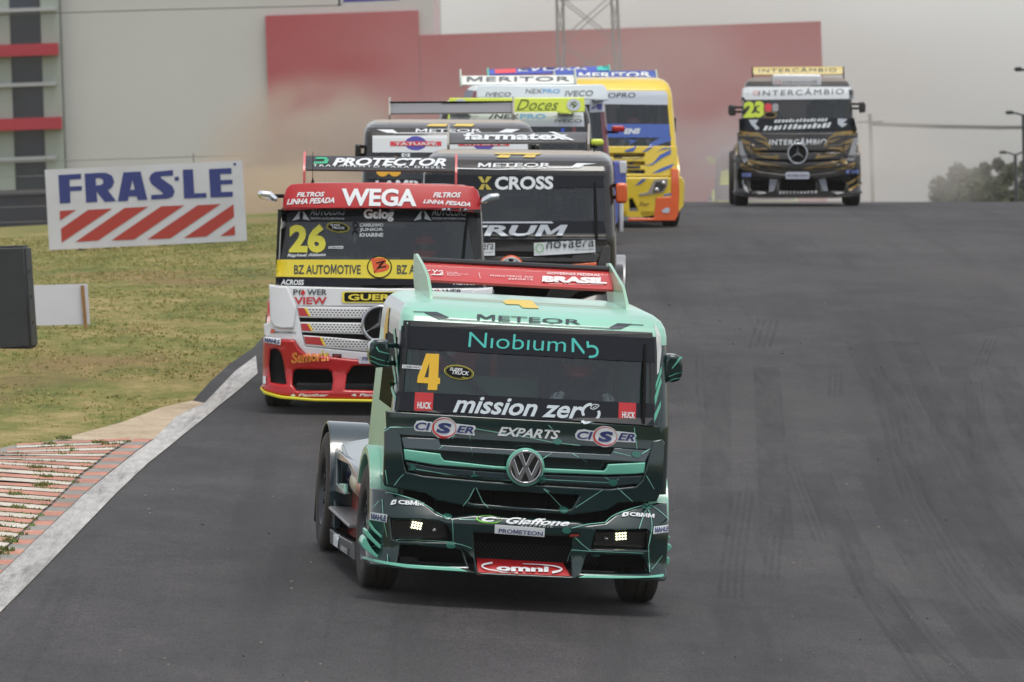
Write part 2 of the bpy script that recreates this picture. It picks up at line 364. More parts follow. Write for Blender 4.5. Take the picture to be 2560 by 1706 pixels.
mark([(920, 660), (935, 760)], .03, 4, .06)
mark([(610, 560), (605, 660)], .03, 3, .06)
mark([(1110, 470), (1070, 560)], .03, 3, .06)
mark([(180, 530), (183, 640), (196, 730)], .03, 2)
mark([(330, 740), (600, 768), (850, 788), (1228, 808)], .08, 1)
mark([(640, 500), (900, 470), (1228, 428)], .08, 1)
mark([(470, 880), (520, 1010), (560, 1120)], .03, 3, .06)
mark([(380, 410), (350, 500)], .04, 4, .08); mark([(1000, 930), (1080, 1060), (1180, 1170)], .05, 3)
for pts_, w_ in (([(700, 480), (760, 620), (860, 820), (980, 1010), (1120, 1180), (1228, 1290)], .34), ([(560, 900), (640, 1080), (740, 1260), (900, 1480)], .30), ([(1000, 560), (1060, 760), (1160, 940), (1228, 1040)], .34), ([(250, 560), (245, 800), (240, 1100)], .30)): mark(pts_, w_, 2, .55)
mv, mf = [], []
for line, w in marks:
    # resample
    P = [Vector((p.x, p.y, 0)) for p in line]; q = []
    for a, b in zip(P, P[1:]):
        n = max(1, int((b - a).length / 1.0)); q += [a.lerp(b, i / n) for i in range(n)]
    q.append(P[-1]); s0 = len(mv); lift = .009 + .00015 * (marks.index((line, w)) % 24)
    for p in q:
        for s in (-1, 1): x = p.x + s * w / 2; mv.append((x, p.y, G(x, p.y) + lift))
    for i in range(len(q) - 1): a = s0 + 2 * i; mf.append((a, a + 1, a + 3, a + 2))
setp(link('tyre_marks', from_py(mv, mf), m_mark, sharp=None), kind='structure')
dv, df = [], []
for _ in range(170):
    y = 58 + 62 * rs.rand() ** 1.3; x = rs.uniform(-4.2, 4.4)
    if x < np.interp(y, [p.y for p in sr], [p.x for p in sr]) : continue
    l, w, a = rs.uniform(.004, .014), rs.uniform(.002, .004), rs.uniform(0, 3.14); z = G(x, y) + .012; b = len(dv)
    if rs.rand() < .05: l *= 3
    ca, sa = math.cos(a), math.sin(a)
    dv += [(x - l*ca + w*sa, y - l*sa - w*ca, z), (x + l*ca + w*sa, y + l*sa - w*ca, z + .004), (x + l*ca - w*sa, y + l*sa + w*ca, z + .012), (x - l*ca - w*sa, y - l*sa + w*ca, z + .008)]
    df.append((b, b+1, b+2, b+3))
setp(link('debris', from_py(dv, df), M('straw_bits', (116, 110, 96), .9), sharp=None), 'tiny straw and gravel bits scattered on the asphalt', None, None, 'stuff')

# ---------------------------------------------------------------- things beside the track
def quad_on(px_pts, y): return [at_y(px, py, y) for px, py in px_pts]
def panel_polys(name, polys, y, m, parent, holes=(), thick=0.0, front=.0, origin=Vector((0, 0, 0))):
    """flat shapes in the vertical plane at distance y"""
    cu = bpy.data.curves.new(name, 'CURVE'); cu.dimensions = '2D'; cu.fill_mode = 'BOTH'; cu.extrude = thick / 2
    for pts in list(polys) + list(holes):
        s = cu.splines.new('POLY'); s.points.add(len(pts) - 1); s.use_cyclic_u = True
        for q, p in zip(s.points, pts): w = at_y(p[0], p[1], y); q.co = (w.x, w.z, 0, 1)
    o = bpy.data.objects.new(name, cu); me = bpy.data.meshes.new_from_object(o); bpy.data.objects.remove(o)
    for v in me.vertices: x, z, c_ = v.co; v.co = Vector((x, y - front - c_, z)) - origin
    return link(name, me, m, parent)
c6 = lambda x, y: (x * .3317, 380 + y * .3317)
SY = at(365, 619).y + .1
g0 = at_y(*c6(1100, 720), SY); org = Vector((g0.x, SY, G(g0.x, SY)))
sign = empty('track_sign', org); setp(sign, 'large white sign with bold blue lettering over slanted red stripes on the grass', 'sign')
m_swhite = M('sign_white', (205, 206, 212), .5, var=.05, vscale=2, dust=.14); m_sblue = M('sign_blue', (46, 56, 122), .5); m_sred = M('sign_red', (172, 58, 48), .5)
panel_polys('panel', [[c6(338, 135), c6(1825, 65), c6(1862, 670), c6(372, 740)]], SY, m_swhite, sign, thick=.06, origin=org)
F_ = [(440, 175), (612, 165), (612, 205), (525, 210), (527, 262), (618, 258), (618, 292), (530, 297), (532, 385), (452, 390)]
R_ = [(638, 165), (740, 158), (800, 158), (845, 180), (862, 225), (848, 265), (815, 290), (878, 372), (790, 378), (728, 298), (735, 378), (650, 383)]
Rh = [(722, 200), (755, 197), (778, 212), (778, 238), (758, 251), (725, 253)]
A_ = [(930, 155), (1060, 148), (1112, 362), (1040, 366), (1030, 335), (970, 338), (965, 370), (888, 375)]
Ah = [(982, 287), (1000, 212), (1016, 284)]
S_ = [(1125, 200), (1140, 168), (1170, 150), (1305, 137), (1305, 180), (1215, 185), (1212, 196), (1300, 258), (1318, 300), (1302, 338), (1262, 354), (1140, 360), (1140, 325), (1225, 320), (1228, 310), (1140, 240)]
D_ = [(1315, 190), (1348, 187), (1350, 217), (1318, 219)]
L_ = [(1378, 135), (1455, 131), (1465, 313), (1555, 310), (1557, 345), (1388, 352)]
E_ = [(1575, 130), (1745, 122), (1747, 165), (1660, 168), (1663, 213), (1752, 210), (1754, 243), (1665, 247), (1668, 303), (1755, 300), (1755, 338), (1588, 345)]
reg = [(1770 + 11 * math.cos(t), 93 + 11 * math.sin(t)) for t in np.linspace(0, 6.28, 14)[:-1]]
T6 = lambda P: [c6(*p) for p in P]
panel_polys('lettering', [T6(P) for P in (F_, R_, A_, S_, D_, L_, E_, reg)], SY, m_sblue, sign, holes=[T6(Rh), T6(Ah)], front=.036, origin=org)
st = [[(450, 445), (575, 437), (453, 518)], [(665, 437), (848, 427), (465, 685), (460, 580)], [(940, 423), (1118, 413), (740, 668), (568, 680)], [(1215, 410), (1390, 403), (1010, 662), (840, 668)],
      [(1490, 402), (1663, 393), (1285, 652), (1112, 660)], [(1760, 395), (1765, 490), (1555, 638), (1385, 650)], [(1770, 555), (1772, 628), (1660, 635)]]
panel_polys('stripes', [T6(P) for P in st], SY, m_sred, sign, front=.036, origin=org)
for q in ((600, 700), (1600, 650)):
    p = at_y(*c6(*q), SY) - org
    bm = bmesh.new(); bbox_bm(bm, p.x - .03, p.x + .03, .035, .095, G(p.x + org.x, SY) - org.z - .2, p.z + 1.0); link('post', mesh_of(bm), M('galvanised_post', (120, 122, 124), .5, .6), sign)
# blank sign seen from its back, with a wooden stake
b0 = at(215, 822); BY = b0.y
bs = empty('blank_sign', (b0.x, BY, b0.z)); setp(bs, 'small blank white board nailed to a wooden stake in the grass', 'sign')
panel_polys('board', [[(64, 714), (219, 710), (225, 811), (72, 815)]], BY, M('board_white', (214, 214, 224), .6, var=.03), bs, thick=.02, origin=bs.location)
p0, p1 = at_y(206, 714, BY) - bs.location, at_y(216, 826, BY) - bs.location
bm = bmesh.new(); dx = .02
v = [bm.verts.new(q) for q in ((p0.x - dx, -.05, p0.z), (p0.x + dx, -.05, p0.z), (p1.x + dx, -.05, p1.z - .1), (p1.x - dx, -.05, p1.z - .1), (p0.x - dx, -.012, p0.z), (p0.x + dx, -.012, p0.z), (p1.x + dx, -.012, p1.z - .1), (p1.x - dx, -.012, p1.z - .1))]
for f in ((3, 2, 1, 0), (4, 5, 6, 7), (0, 1, 5, 4), (1, 2, 6, 5), (2, 3, 7, 6), (3, 0, 4, 7)): bm.faces.new([v[i] for i in f])
bmesh.ops.recalc_face_normals(bm, faces=bm.faces)
link('stake', mesh_of(bm), M('stake_wood', (150, 112, 70), .8, var=.15, vscale=8), bs)
# dark padded block at the left edge
k0 = at(60, 873); KY = k0.y
kb = empty('padded_block', (at_y(-20, 875, KY).x, KY, G(at_y(-20, 875, KY).x, KY))); setp(kb, 'tall dark grey padded block standing on the grass at the picture edge', 'barrier block')
def padded():
    cs = [at_y(px, py, KY) - kb.location for px, py in ((-130, 621), (63, 614), (81, 872), (-112, 885))]
    bm = bmesh.new(); dpt = .7
    v = [bm.verts.new((c.x, 0, c.z)) for c in cs] + [bm.verts.new((c.x + .03, dpt, c.z)) for c in cs]
    for f in ((0, 3, 2, 1), (4, 5, 6, 7), (0, 1, 5, 4), (1, 2, 6, 5), (2, 3, 7, 6), (3, 0, 4, 7)): bm.faces.new([v[i] for i in f])
    bmesh.ops.recalc_face_normals(bm, faces=bm.faces)
    bmesh.ops.bevel(bm, geom=bm.edges[:], offset=.035, segments=3, affect='EDGES')
    return mesh_of(bm)
link('cover', padded(), M('padded_vinyl', (44, 47, 51), .55, var=.12, vscale=4, bump=.35, bscale=6), kb)
cs = [at_y(px, py, KY) - kb.location for px, py in ((63, 614), (81, 872))]
for t in (.25, .5, .75):
    bm = bmesh.new(); c_ = cs[0].lerp(cs[1], t); lathe_bm(bm, [(-.01, .0), (.016, .025), (.02, .0)], (c_.x + .005, .2, c_.z), 10); link('eyelet', mesh_of(bm), M('eyelet_steel', (120, 120, 120), .4, .8), kb)

# ---------------------------------------------------------------- far background
BD = 330.0
bl = empty('warehouse', (at_y(800, 470, BD).x, BD, G(0, BD))); setp(bl, 'huge pale warehouse with a stepped dark red section and glazed stair bay', 'building')
m_beige = M('cladding_beige', (190, 190, 188), .7, var=.04, vscale=.15); m_bred = M('cladding_red', (164, 44, 58), .6, var=.05, vscale=.2)
def bld(name, x0, x1, ytop0, ytop1, m, dy, depth, zbot=-4.8):
    a, b = at_y(x0, ytop0, BD - dy), at_y(x1, ytop1, BD - dy); o_ = bl.location; bm = bmesh.new()
    bbox_bm(bm, a.x - o_.x, b.x - o_.x, -dy, -dy + depth, ZC + zbot - o_.z - 2, (a.z + b.z) / 2 - o_.z); return link(name, mesh_of(bm), m, bl)
bld('main_block', -700, 1076, -130, -196, m_beige, 0, 40)
bld('upper_red_cladding', 663, 1046, 36, 30, m_bred, .25, .25)
bld('red_block', 1046.5, 2052, 90, 52, m_bred, .25, 30)
bld('glass_bay', -500, 146, -110, -110, M('bay_glass', (48, 54, 66), .15, var=.2, vscale=.5), .5, .6)
for (xa, xb) in ((-260, -205), (-120, 18), (96, 143)): bld('mullion', xa, xb, -110, -110, M('mullion_grey', (150, 158, 150), .5), .7, .25)
def band(name, x0, x1, yt, yb, m, dy):
    a, b, c_ = at_y(x0, yt, BD - dy), at_y(x1, yt - (x1 - x0) * .035, BD - dy), at_y(x0, yb, BD - dy); o_ = bl.location; bm = bmesh.new()
    bbox_bm(bm, a.x - o_.x, b.x - o_.x, -dy, -dy + 1.0, c_.z - o_.z, a.z - o_.z); return link(name, mesh_of(bm), m, bl)
band('red_band', -500, 144, 130, 160, m_bred, 1.2); band('red_band', -500, 153, 315, 345, m_bred, 1.2)
for y_ in (40, 227, 412): band('transom', -500, 140, y_, y_ + 9, M('transom_white', (170, 172, 176), .5), .9)
# dark barrier wall in front of the building, seen over the left grass bank
wl0 = empty('barrier_wall', (-14, 200, G(-14, 200))); setp(wl0, 'low dark grey barrier wall behind the grass bank below the glazed bay', 'wall')
a = at_y(-300, 497, 200); b = at_y(520, 474, 200); bm = bmesh.new()
bbox_bm(bm, a.x + 14, b.x + 14, 0, .4, -2.5, (a.z + b.z) / 2 - wl0.location.z); link('wall_panel', mesh_of(bm), M('barrier_grey', (52, 54, 62), .7, var=.1, vscale=1), wl0)
bm = bmesh.new(); bbox_bm(bm, a.x + 14, b.x + 14, -.03, .43, (a.z + b.z) / 2 - wl0.location.z, (a.z + b.z) / 2 - wl0.location.z + .12); link('coping', mesh_of(bm), M('barrier_cap', (84, 84, 90), .7), wl0)
# catch fence
cf = empty('catch_fence', (-8, 196, G(-8, 196))); setp(cf, 'tall thin wire catch fence in front of the pale warehouse', 'fence')
bm = bmesh.new(); zt = at_y(300, 395, 196).z - cf.location.z
for k in range(9): tube_bm(bm, [(-7 + k * 1.6, 0, zt - .04 * k * .2), (-7 + (k + 1) * 1.6, 0, zt - .04 * k * .2)], .012, 5)
for h in (-.35, -.7, -1.05, -1.4):
    tube_bm(bm, [(-7, 0, zt + h), (7, 0, zt + h)], .006, 5)
link('wire', mesh_of(bm), M('fence_wire', (120, 120, 120), .5, .5), cf)
for x in (-6, -2.6, .8, 4.2):
    tube('post', [(x, .05, -2), (x, .05, zt + .05)], .014, M('fence_post', (110, 110, 112), .5, .4), cf)
# transmission tower
tw = empty('transmission_tower', (at_y(1478, 300, 300).x, 300, ZC - 5.5)); setp(tw, 'grey steel lattice pylon rising in front of the dark red building', 'pylon')
m_steel = M('galvanised_steel', (92, 96, 102), .6, .2)
def leg(k, z): a = R(38 + 90 * k); r = 1.62 - z * .021; return Vector((r * math.cos(a), r * math.sin(a), z))
def legs_at(z): return [leg(k, z) for k in range(4)]
for k in range(4): tube('leg', [leg(k, 0), leg(k, 13), leg(k, 34)], .05, m_steel, tw, 6)
bm = bmesh.new(); zs = [0, 1.5, 3, 4.5, 6, 7.5, 9, 10.5, 12.12, 14.5, 17, 20, 23, 26, 30, 34]
for i, (z0, z1) in enumerate(zip(zs, zs[1:])):
    for k in range(4):
        A, B, A1, B1 = leg(k, z0), leg((k + 1) % 4, z0), leg(k, z1), leg((k + 1) % 4, z1)
        tube_bm(bm, [A, B1], .024, 4); tube_bm(bm, [B, A1], .024, 4)
        if i in (8, 11): tube_bm(bm, [A, B], .10, 4)
link('bracing', mesh_of(bm), m_steel, tw)
for z in (26, 30, 34):
    bm = bmesh.new(); tube_bm(bm, [(-4, 0, z), (4, 0, z)], .07, 6); tube_bm(bm, [(-4, 0, z), (0, 0, z + 1.2)], .05, 5); tube_bm(bm, [(4, 0, z), (0, 0, z + 1.2)], .05, 5); link('crossarm', mesh_of(bm), m_steel, tw)
# hanging banner, only its lower edge enters the picture
GY = 215.0
gb = empty('overhead_banner', at_y(930, 0, GY)); setp(gb, 'violet blue banner hung high on a cable above the track', 'banner')
def gq(x, y): return at_y(x, y, GY) - gb.location
panel_polys('banner_cloth', [[(858, 7), (1000, 1), (1000, -90), (858, -84)]], GY, M('banner_violet', (78, 76, 150), .7), gb, thick=.02, origin=gb.location)
tube('cable', [gq(-700, 60), gq(400, 25), gq(848, 14), gq(858, 10)], .012, M('cable_dark', (70, 70, 72), .6), gb, 6)
tube('cable', [gq(-700, -10), gq(858, -84), gq(1000, -90), gq(3200, -130)], .02, M('cable_dark', (70, 70, 72), .6), gb, 6)
tube('hanger', [gq(848, 16), gq(850, -84)], .03, M('cable_dark', (70, 70, 72), .6), gb, 6)
tube('mast', [(gq(-700, 60).x, 0, -12), gq(-700, -30)], .08, m_steel, gb, 8); tube('mast', [(gq(3200, 0).x, 0, -12), gq(3200, -160)], .08, m_steel, gb, 8)
# street lamps at the right
def lamp(px, ytop, d, arms, label):
    p = at_y(px, ytop, d); zb = G(p.x, d); t = empty('street_lamp', (p.x, d, zb)); setp(t, label, 'street lamp', 'street lamps beyond the crest'); h = p.z - zb
    m_ = M('lamp_dark', (58, 64, 64), .5)
    tube('pole', [(0, 0, 0), (0, 0, h * .5), (0, 0, h)], [.09, .075, .05], m_, t, 8)
    for s, l in arms:
        tube('arm', [(0, 0, h - .02), (s * l * .4, 0, h + .05), (s * l * .6, 0, h + .06)], .03, m_, t, 6)
        bm = bmesh.new(); bbox_bm(bm, min(s * l * .5, s * l), max(s * l * .5, s * l), -.12, .12, h + .02, h + .12); bmesh.ops.bevel(bm, geom=bm.edges[:], offset=.035, segments=2, affect='EDGES'); link('lamp_head', mesh_of(bm), m_, t)
lamp(2538, 386, 262, ((-1, .5), (1, .55)), 'shorter grey street lamp with two lamp heads in front of the trees')
lamp(2558.5, 287, 232, ((-1, .5), (1, .5)), 'taller dark street lamp at the right picture edge, single head visible')
lamp(2580, 180, 196, ((-1, .42), (1, .42)), 'street lamp outside the frame whose head peeks in highest at right')
# overhead lines and their pole
up = empty('utility_pole', (at_y(2178, 380, 320).x, 320, G(10, 320))); setp(up, 'thin utility pole standing in dust right of the black and gold truck', 'utility pole')
hz = at_y(2178, 285, 320).z - up.location.z
tube('pole', [(0, 0, 0), (0, 0, hz)], .07, M('pole_grey', (120, 116, 112), .8), up, 8)
tube('crossarm', [(-.5, 0, hz - .3), (.5, 0, hz - .3)], .035, M('pole_grey', (120, 116, 112), .8), up, 6)
for k, dz in enumerate((0, -.16, -.32, -.48, -.62)):
    q = [(at_y(2178 + t * 640, 307 + 26 * t - 22 * t * 0 - dz * 12 - t * 22, 320) - up.location) for t in (0, .25, .5, .75, 1)]
    tube('power_line', [(p.x, 0, p.z - .10 * math.sin(math.pi * i / 4)) for i, p in enumerate(q)], .014, M('line_grey', (110, 108, 106), .8), up, 5)
# trees beyond the crest
tm = [M('leaf_dark', (52, 60, 44), .9), M('leaf_mid', (66, 74, 52), .9), M('leaf_olive', (82, 86, 60), .9)]; m_bark = M('bark', (84, 74, 62), .9)
def tree(px, ytop, d, w, seed, label):
    rt = random.Random(seed); p = at_y(px, ytop, d); zb = G(p.x, d); h = p.z - zb
    t = empty('tree', (p.x, d, zb)); setp(t, label, 'tree', 'trees beyond the crest')
    bm = bmesh.new(); tube_bm(bm, [(0, 0, 0), (.1, 0, h * .4), (0, .1, h * .8)], [.2, .14, .05], 8)
    cl = []
    for _ in range(9):
        a = rt.uniform(0, 6.28); z0 = h * rt.uniform(.3, .7); r = w * .5 * rt.uniform(.4, 1); e = Vector((r * math.cos(a), r * math.sin(a), z0 + h * rt.uniform(.08, .25)))
        tube_bm(bm, [(0, 0, z0), e * .5 + Vector((0, 0, z0 * .55)), e], [.07, .04, .02], 5); cl.append((e, rt.uniform(.35, .7) * w * .45))
    cl += [(Vector((rt.uniform(-.2, .2) * w, rt.uniform(-.2, .2) * w, h * rt.uniform(.55, .95))), rt.uniform(.2, .4) * w * .5) for _ in range(7)] + [(Vector((0, 0, h * .96)), .16 * w)]
    link('trunk', mesh_of(bm), m_bark, t); v, f, mi = [], [], []
    for c_, r in cl:
        mk = rt.randrange(3)
        for _ in range(170):
            dvec = Vector((rt.gauss(0, 1), rt.gauss(0, 1), rt.gauss(0, 1.1))).normalized() * r * rt.random() ** .4; q = c_ + dvec
            a = Vector((rt.gauss(0, 1), rt.gauss(0, 1), rt.gauss(0, 1))).normalized() * rt.uniform(.07, .16); b2 = a.orthogonal().normalized() * rt.uniform(.04, .08); n0 = len(v)
            v += [q - a, q + b2, q + a, q - b2]; f.append((n0, n0+1, n0+2, n0+3)); mi.append(mk if rt.random() < .7 else rt.randrange(3))
    me = from_py(v, f); o = link('crown', me, tm, t, sharp=None); me.polygons.foreach_set('material_index', mi)
tree(2345, 452, 372, 2.6, 1, 'low leftmost bushy tree beyond the crest, beside the dust')
tree(2392, 418, 380, 2.6, 2, 'rounded hazy green tree with twin tips, second from left')
tree(2436, 436, 374, 2.4, 3, 'broad low tree between twin tipped tree and spiky one')
tree(2462, 410, 378, 1.9, 4, 'narrow pointed tree left of the double headed street lamp')
tree(2494, 399, 384, 2.0, 5, 'tallest spiky hazy tree just left of double lamp')
tree(2528, 418, 376, 2.4, 6, 'hazy tree directly behind the double headed street lamp')
tree(2572, 404, 380, 2.8, 7, 'hazy tree cut by the right picture edge')
# ================================================================ trucks
GRP = 'racing trucks on the track'
def curve_mesh(polys, thick=0., bev=0., res=2):
    """filled planar shapes (even-odd holes) as a mesh in XY, thickness along Z"""
    cu = bpy.data.curves.new('c', 'CURVE'); cu.dimensions = '2D'; cu.fill_mode = 'BOTH' if thick else 'FRONT'
    cu.extrude = max(0, thick / 2 - bev); cu.bevel_depth = bev; cu.bevel_resolution = res; cu.offset = -bev
    for pts in polys:
        s = cu.splines.new('POLY'); s.points.add(len(pts) - 1); s.use_cyclic_u = True
        for q, p in zip(s.points, pts): q.co = (p[0], p[1], 0, 1)
    o = bpy.data.objects.new('c', cu); me = bpy.data.meshes.new_from_object(o); bpy.data.objects.remove(o); bpy.data.curves.remove(cu)
    return me
def glyph_m(w, h, bold):
    """capital M drawn as strokes"""
    t = .095 + 1.7 * bold; d = .12 + 1.9 * bold
    return [[(0, 0), (t, 0), (t, h * .62), (w / 2 - d * .30, 0 + h * .10), (w / 2 + d * .30, h * .10), (w - t, h * .62), (w - t, 0), (w, 0), (w, h), (w - d * .95, h), (w / 2, h * .40), (d * .95, h), (0, h)]]
def text_mesh(s, bold=0., shear=0., spacing=1.):
    if 'M' in s and bold > 0:
        w0 = lambda t: max(v.co.x for v in text_mesh(t, 0, 0, spacing).vertices); iw = w0('I'); H = .729; bm = bmesh.new()
        runs = []; i = 0
        while i < len(s):
            j = i
            while j < len(s) and (s[j] == 'M') == (s[i] == 'M'): j += 1
            runs.append((i, s[i:j])) if s[i] != 'M' else [runs.append((k, 'M')) for k in range(i, j)]
            i = j
        for i, r in runs:
            if not r.strip(): continue
            x0 = (w0(s[:i] + 'I') - iw) if i else 0.
            if r == 'M':
                mw = w0('M') - .08; me = curve_mesh(glyph_m(mw + 2 * bold, H + 2 * bold, bold)); off = (.08 - bold, -bold)
                if shear:
                    for v in me.vertices: v.co.x += v.co.y * shear
            else: me = text_mesh(r, bold, shear, spacing); off = (0, 0)
            b0 = len(bm.verts); bm.from_mesh(me); bm.verts.ensure_lookup_table()
            for v in bm.verts[b0:]: v.co.x += x0 + off[0]; v.co.y += off[1]
            bpy.data.meshes.remove(me)
        return mesh_of(bm)
    cu = bpy.data.curves.new('t', 'FONT'); cu.body = s; cu.offset = bold; cu.shear = shear; cu.resolution_u = 3; cu.space_character = spacing
    o = bpy.data.objects.new('t', cu); me = bpy.data.meshes.new_from_object(o); bpy.data.objects.remove(o); bpy.data.curves.remove(cu)
    return me
def ell(cx, cy_, rx_, ry_, rot=0, n=28, a0=0, a1=360):
    c, s = math.cos(R(rot)), math.sin(R(rot)); out = []
    for k in range(n):
        t = R(a0 + (a1 - a0) * k / (n if a1 - a0 == 360 else n - 1)); x, y = rx_ * math.cos(t), ry_ * math.sin(t); out.append((cx + c * x - s * y, cy_ + s * x + c * y))
    return out
def stroke(pts, w, w1=None):
    """a polyline with width as a polygon"""
    P = [Vector(p) for p in pts]; l, r = [], []; n = len(P)
    if n >= 4:                                                        # smooth long strokes
        Q = [P[0]] + P + [P[-1]]; out = []
        for i in range(1, n):
            a, b, c, d = Q[i - 1], Q[i], Q[i + 1], Q[i + 2]
            for t in (0, .2, .4, .6, .8): out.append(.5 * (2 * b + (c - a) * t + (2 * a - 5 * b + 4 * c - d) * t * t + (3 * b - a - 3 * c + d) * t ** 3))
        P = out + [P[-1]]; n = len(P)
    for i, p in enumerate(P):
        d = (P[min(i + 1, n - 1)] - P[max(i - 1, 0)]).normalized(); q = Vector((-d.y, d.x)); ww = (w + ((w1 if w1 is not None else w) - w) * i / max(1, n - 1)) / 2
        l.append(tuple(p + q * ww)); r.append(tuple(p - q * ww))
    return l + r[::-1]
def rrect(x0, y0, x1, y1, r, n=5):
    out = []
    for cx, cy_, a in ((x1 - r, y1 - r, 0), (x0 + r, y1 - r, 90), (x0 + r, y0 + r, 180), (x1 - r, y0 + r, 270)):
        for k in range(n + 1): t = R(a + 90 * k / n); out.append((cx + r * math.cos(t), cy_ + r * math.sin(t)))
    return out
def crop(x0, y0, s): return lambda *p: ((x0 + p[0] * s, y0 + p[1] * s) if len(p) == 2 else [(x0 + q[0] * s, y0 + q[1] * s) for q in p[0]])
cA, cB = crop(780, 640, .408), crop(780, 1060, .408)
d1, d2, d3, d4 = crop(780, 1000, .1955), crop(1220, 1000, .204), crop(780, 1200, .2041), crop(1220, 1220, .2041)
e3, e9, e8 = crop(630, 370, .4272), crop(630, 690, .2233), crop(630, 440, .1786)
f4, f2, y5, t23 = crop(900, 150, .3507), crop(1160, 320, .2423), crop(1420, 160, .2678), crop(1680, 130, .2742)
g5 = crop(900, 640, .2807)

class Truck:
    FA, RA = 1.3, 4.5
    def __init__(s, label, px, d, yaw, extra_roll=0., zs=1.):
        yaw = R(yaw); fx = at_d(px, d); y_h = Vector((-math.sin(yaw), math.cos(yaw), 0)); x_h = Vector((math.cos(yaw), math.sin(yaw), 0))
        gz = lambda v: G(v.x, v.y)
        fa, ra = fx + y_h * s.FA, fx + y_h * s.RA
        ya = (Vector((ra.x, ra.y, gz(ra))) - Vector((fa.x, fa.y, gz(fa)))).normalized()
        l, r = fa - x_h, fa + x_h; xa = (Vector((r.x, r.y, gz(r))) - Vector((l.x, l.y, gz(l)))).normalized()
        za = xa.cross(ya).normalized(); xa = ya.cross(za).normalized()
        o = Vector((fa.x, fa.y, gz(fa) + .004)) - ya * s.FA
        s.M = Matrix.Translation(o) @ Matrix((xa, ya, za)).transposed().to_4x4() @ Matrix.Rotation(R(extra_roll), 4, 'Y') @ Matrix.Diagonal((1, 1, zs, 1))
        s.Mi = s.M.inverted(); s.root = empty('racing_truck'); s.root.matrix_world = s.M
        setp(s.root, label, 'truck', GRP); s.surf = []; s._bvh = None; s.d = d; s.ppm = FPX / d
    def ray(s, px, py):
        o = s.Mi @ Vector((0, 0, ZC)); d = (s.Mi.to_3x3() @ ray(px, py)).normalized(); return o, d
    def on(s, px, py, yf):
        """local point seen at a pixel on the surface y = yf(x, z)"""
        o, d = s.ray(px, py); y = yf if not callable(yf) else yf(0, 1.)
        for _ in range(5):
            p = o + d * ((y - o.y) / d.y)
            if not callable(yf): break
            y = yf(p.x, p.z)
        return p
    def xz(s, pts, yf): return [(p.x, p.z) for p in (s.on(a, b, yf) for a, b in pts)]
    def add(s, o, surf=True):
        if surf: s.surf.append(o); s._bvh = None
        return o
    def plate(s, name, outer, yf, thick, mat, holes=(), bev=.008, parent=None, step=.09, surf=True):
        """a solid panel with real thickness, bent to the surface y = yf(x, z); outlines are local (x, z)"""
        me = curve_mesh([outer] + list(holes), thick, bev); bm = bmesh.new(); bm.from_mesh(me); bpy.data.meshes.remove(me)
        if callable(yf) and step: cut(bm, step, step, 0, 1)
        for v in bm.verts:
            x, z, c = v.co; y = yf(x, z) if callable(yf) else yf; v.co = (x, y + thick / 2 - c, z)
        return s.add(link(name, mesh_of(bm), mat, parent or s.root, sharp=38), surf)
    def yz(s, pts, x):
        """local (y, z) of picture points on the upright plane at a given x (the truck's flank)"""
        out = []
        for a, b in pts: o, d = s.ray(a, b); p = o + d * ((x - o.x) / d.x); out.append((p.y, p.z))
        return out
    def flank(s, name, pts_yz, x, thick, mat, bev=.008, holes=()):
        """upright panel on a flank; thickness grows towards the truck's middle"""
        me = curve_mesh([pts_yz] + list(holes), thick, bev); sg = 1 if x > 0 else -1
        for v in me.vertices:
            y, z, c = v.co; v.co = (x - sg * thick / 2 + c, y, z)
        return s.add(link(name, me, mat, s.root, sharp=38))
    def bvh(s):
        if s._bvh is None:
            V, F = [], []
            for o in s.surf:
                b = len(V); V += [v.co.copy() for v in o.data.vertices]; F += [[b + i for i in p.vertices] for p in o.data.polygons]
            s._bvh = BVHTree.FromPolygons(V, F)
        return s._bvh
    def decal(s, name, me, mat, layer=0, parent=None, maxdy=.35, cutm=.06):
        """lay a flat shape drawn in picture coordinates onto the truck's skin as a thin vinyl"""
        bm = bmesh.new(); bm.from_mesh(me); bpy.data.meshes.remove(me)
        bmesh.ops.remove_doubles(bm, verts=bm.verts[:], dist=1e-5)
        if cutm: cut(bm, cutm * s.ppm, cutm * s.ppm, 0, 1)
        T = s.bvh(); hits = []
        for v in bm.verts:
            o, d = s.ray(v.co.x, -v.co.y); h = T.ray_cast(o, d); hits.append((o, d, h))
        ys = sorted(h[0].y for _, _, h in hits if h[0] is not None)
        if not ys: bm.free(); return None
        med = ys[len(ys) // 2]; s.nd = getattr(s, 'nd', 0) + 1; off = .005 + .003 * layer + .0003 * (s.nd % 8)
        for v, (o, d, h) in zip(bm.verts, hits):
            if h[0] is None or abs(h[0].y - med) > maxdy: v.co = o + d * ((med - o.y) / d.y)
            else:
                n = h[1] if h[1].dot(d) < 0 else -h[1]; v.co = h[0] + n * off
        bmesh.ops.recalc_face_normals(bm, faces=bm.faces)
        return link(name, mesh_of(bm), mat, parent or s.root, sharp=None)
    def poly(s, pts, mat, layer=0, holes=(), name='livery_mark', parent=None, many=None, maxdy=.35):
        P = [[(x, -y) for x, y in q] for q in ([pts] if many is None else many)] + [[(x, -y) for x, y in h] for h in holes]
        return s.decal(name, curve_mesh(P), mat, layer, parent, maxdy)
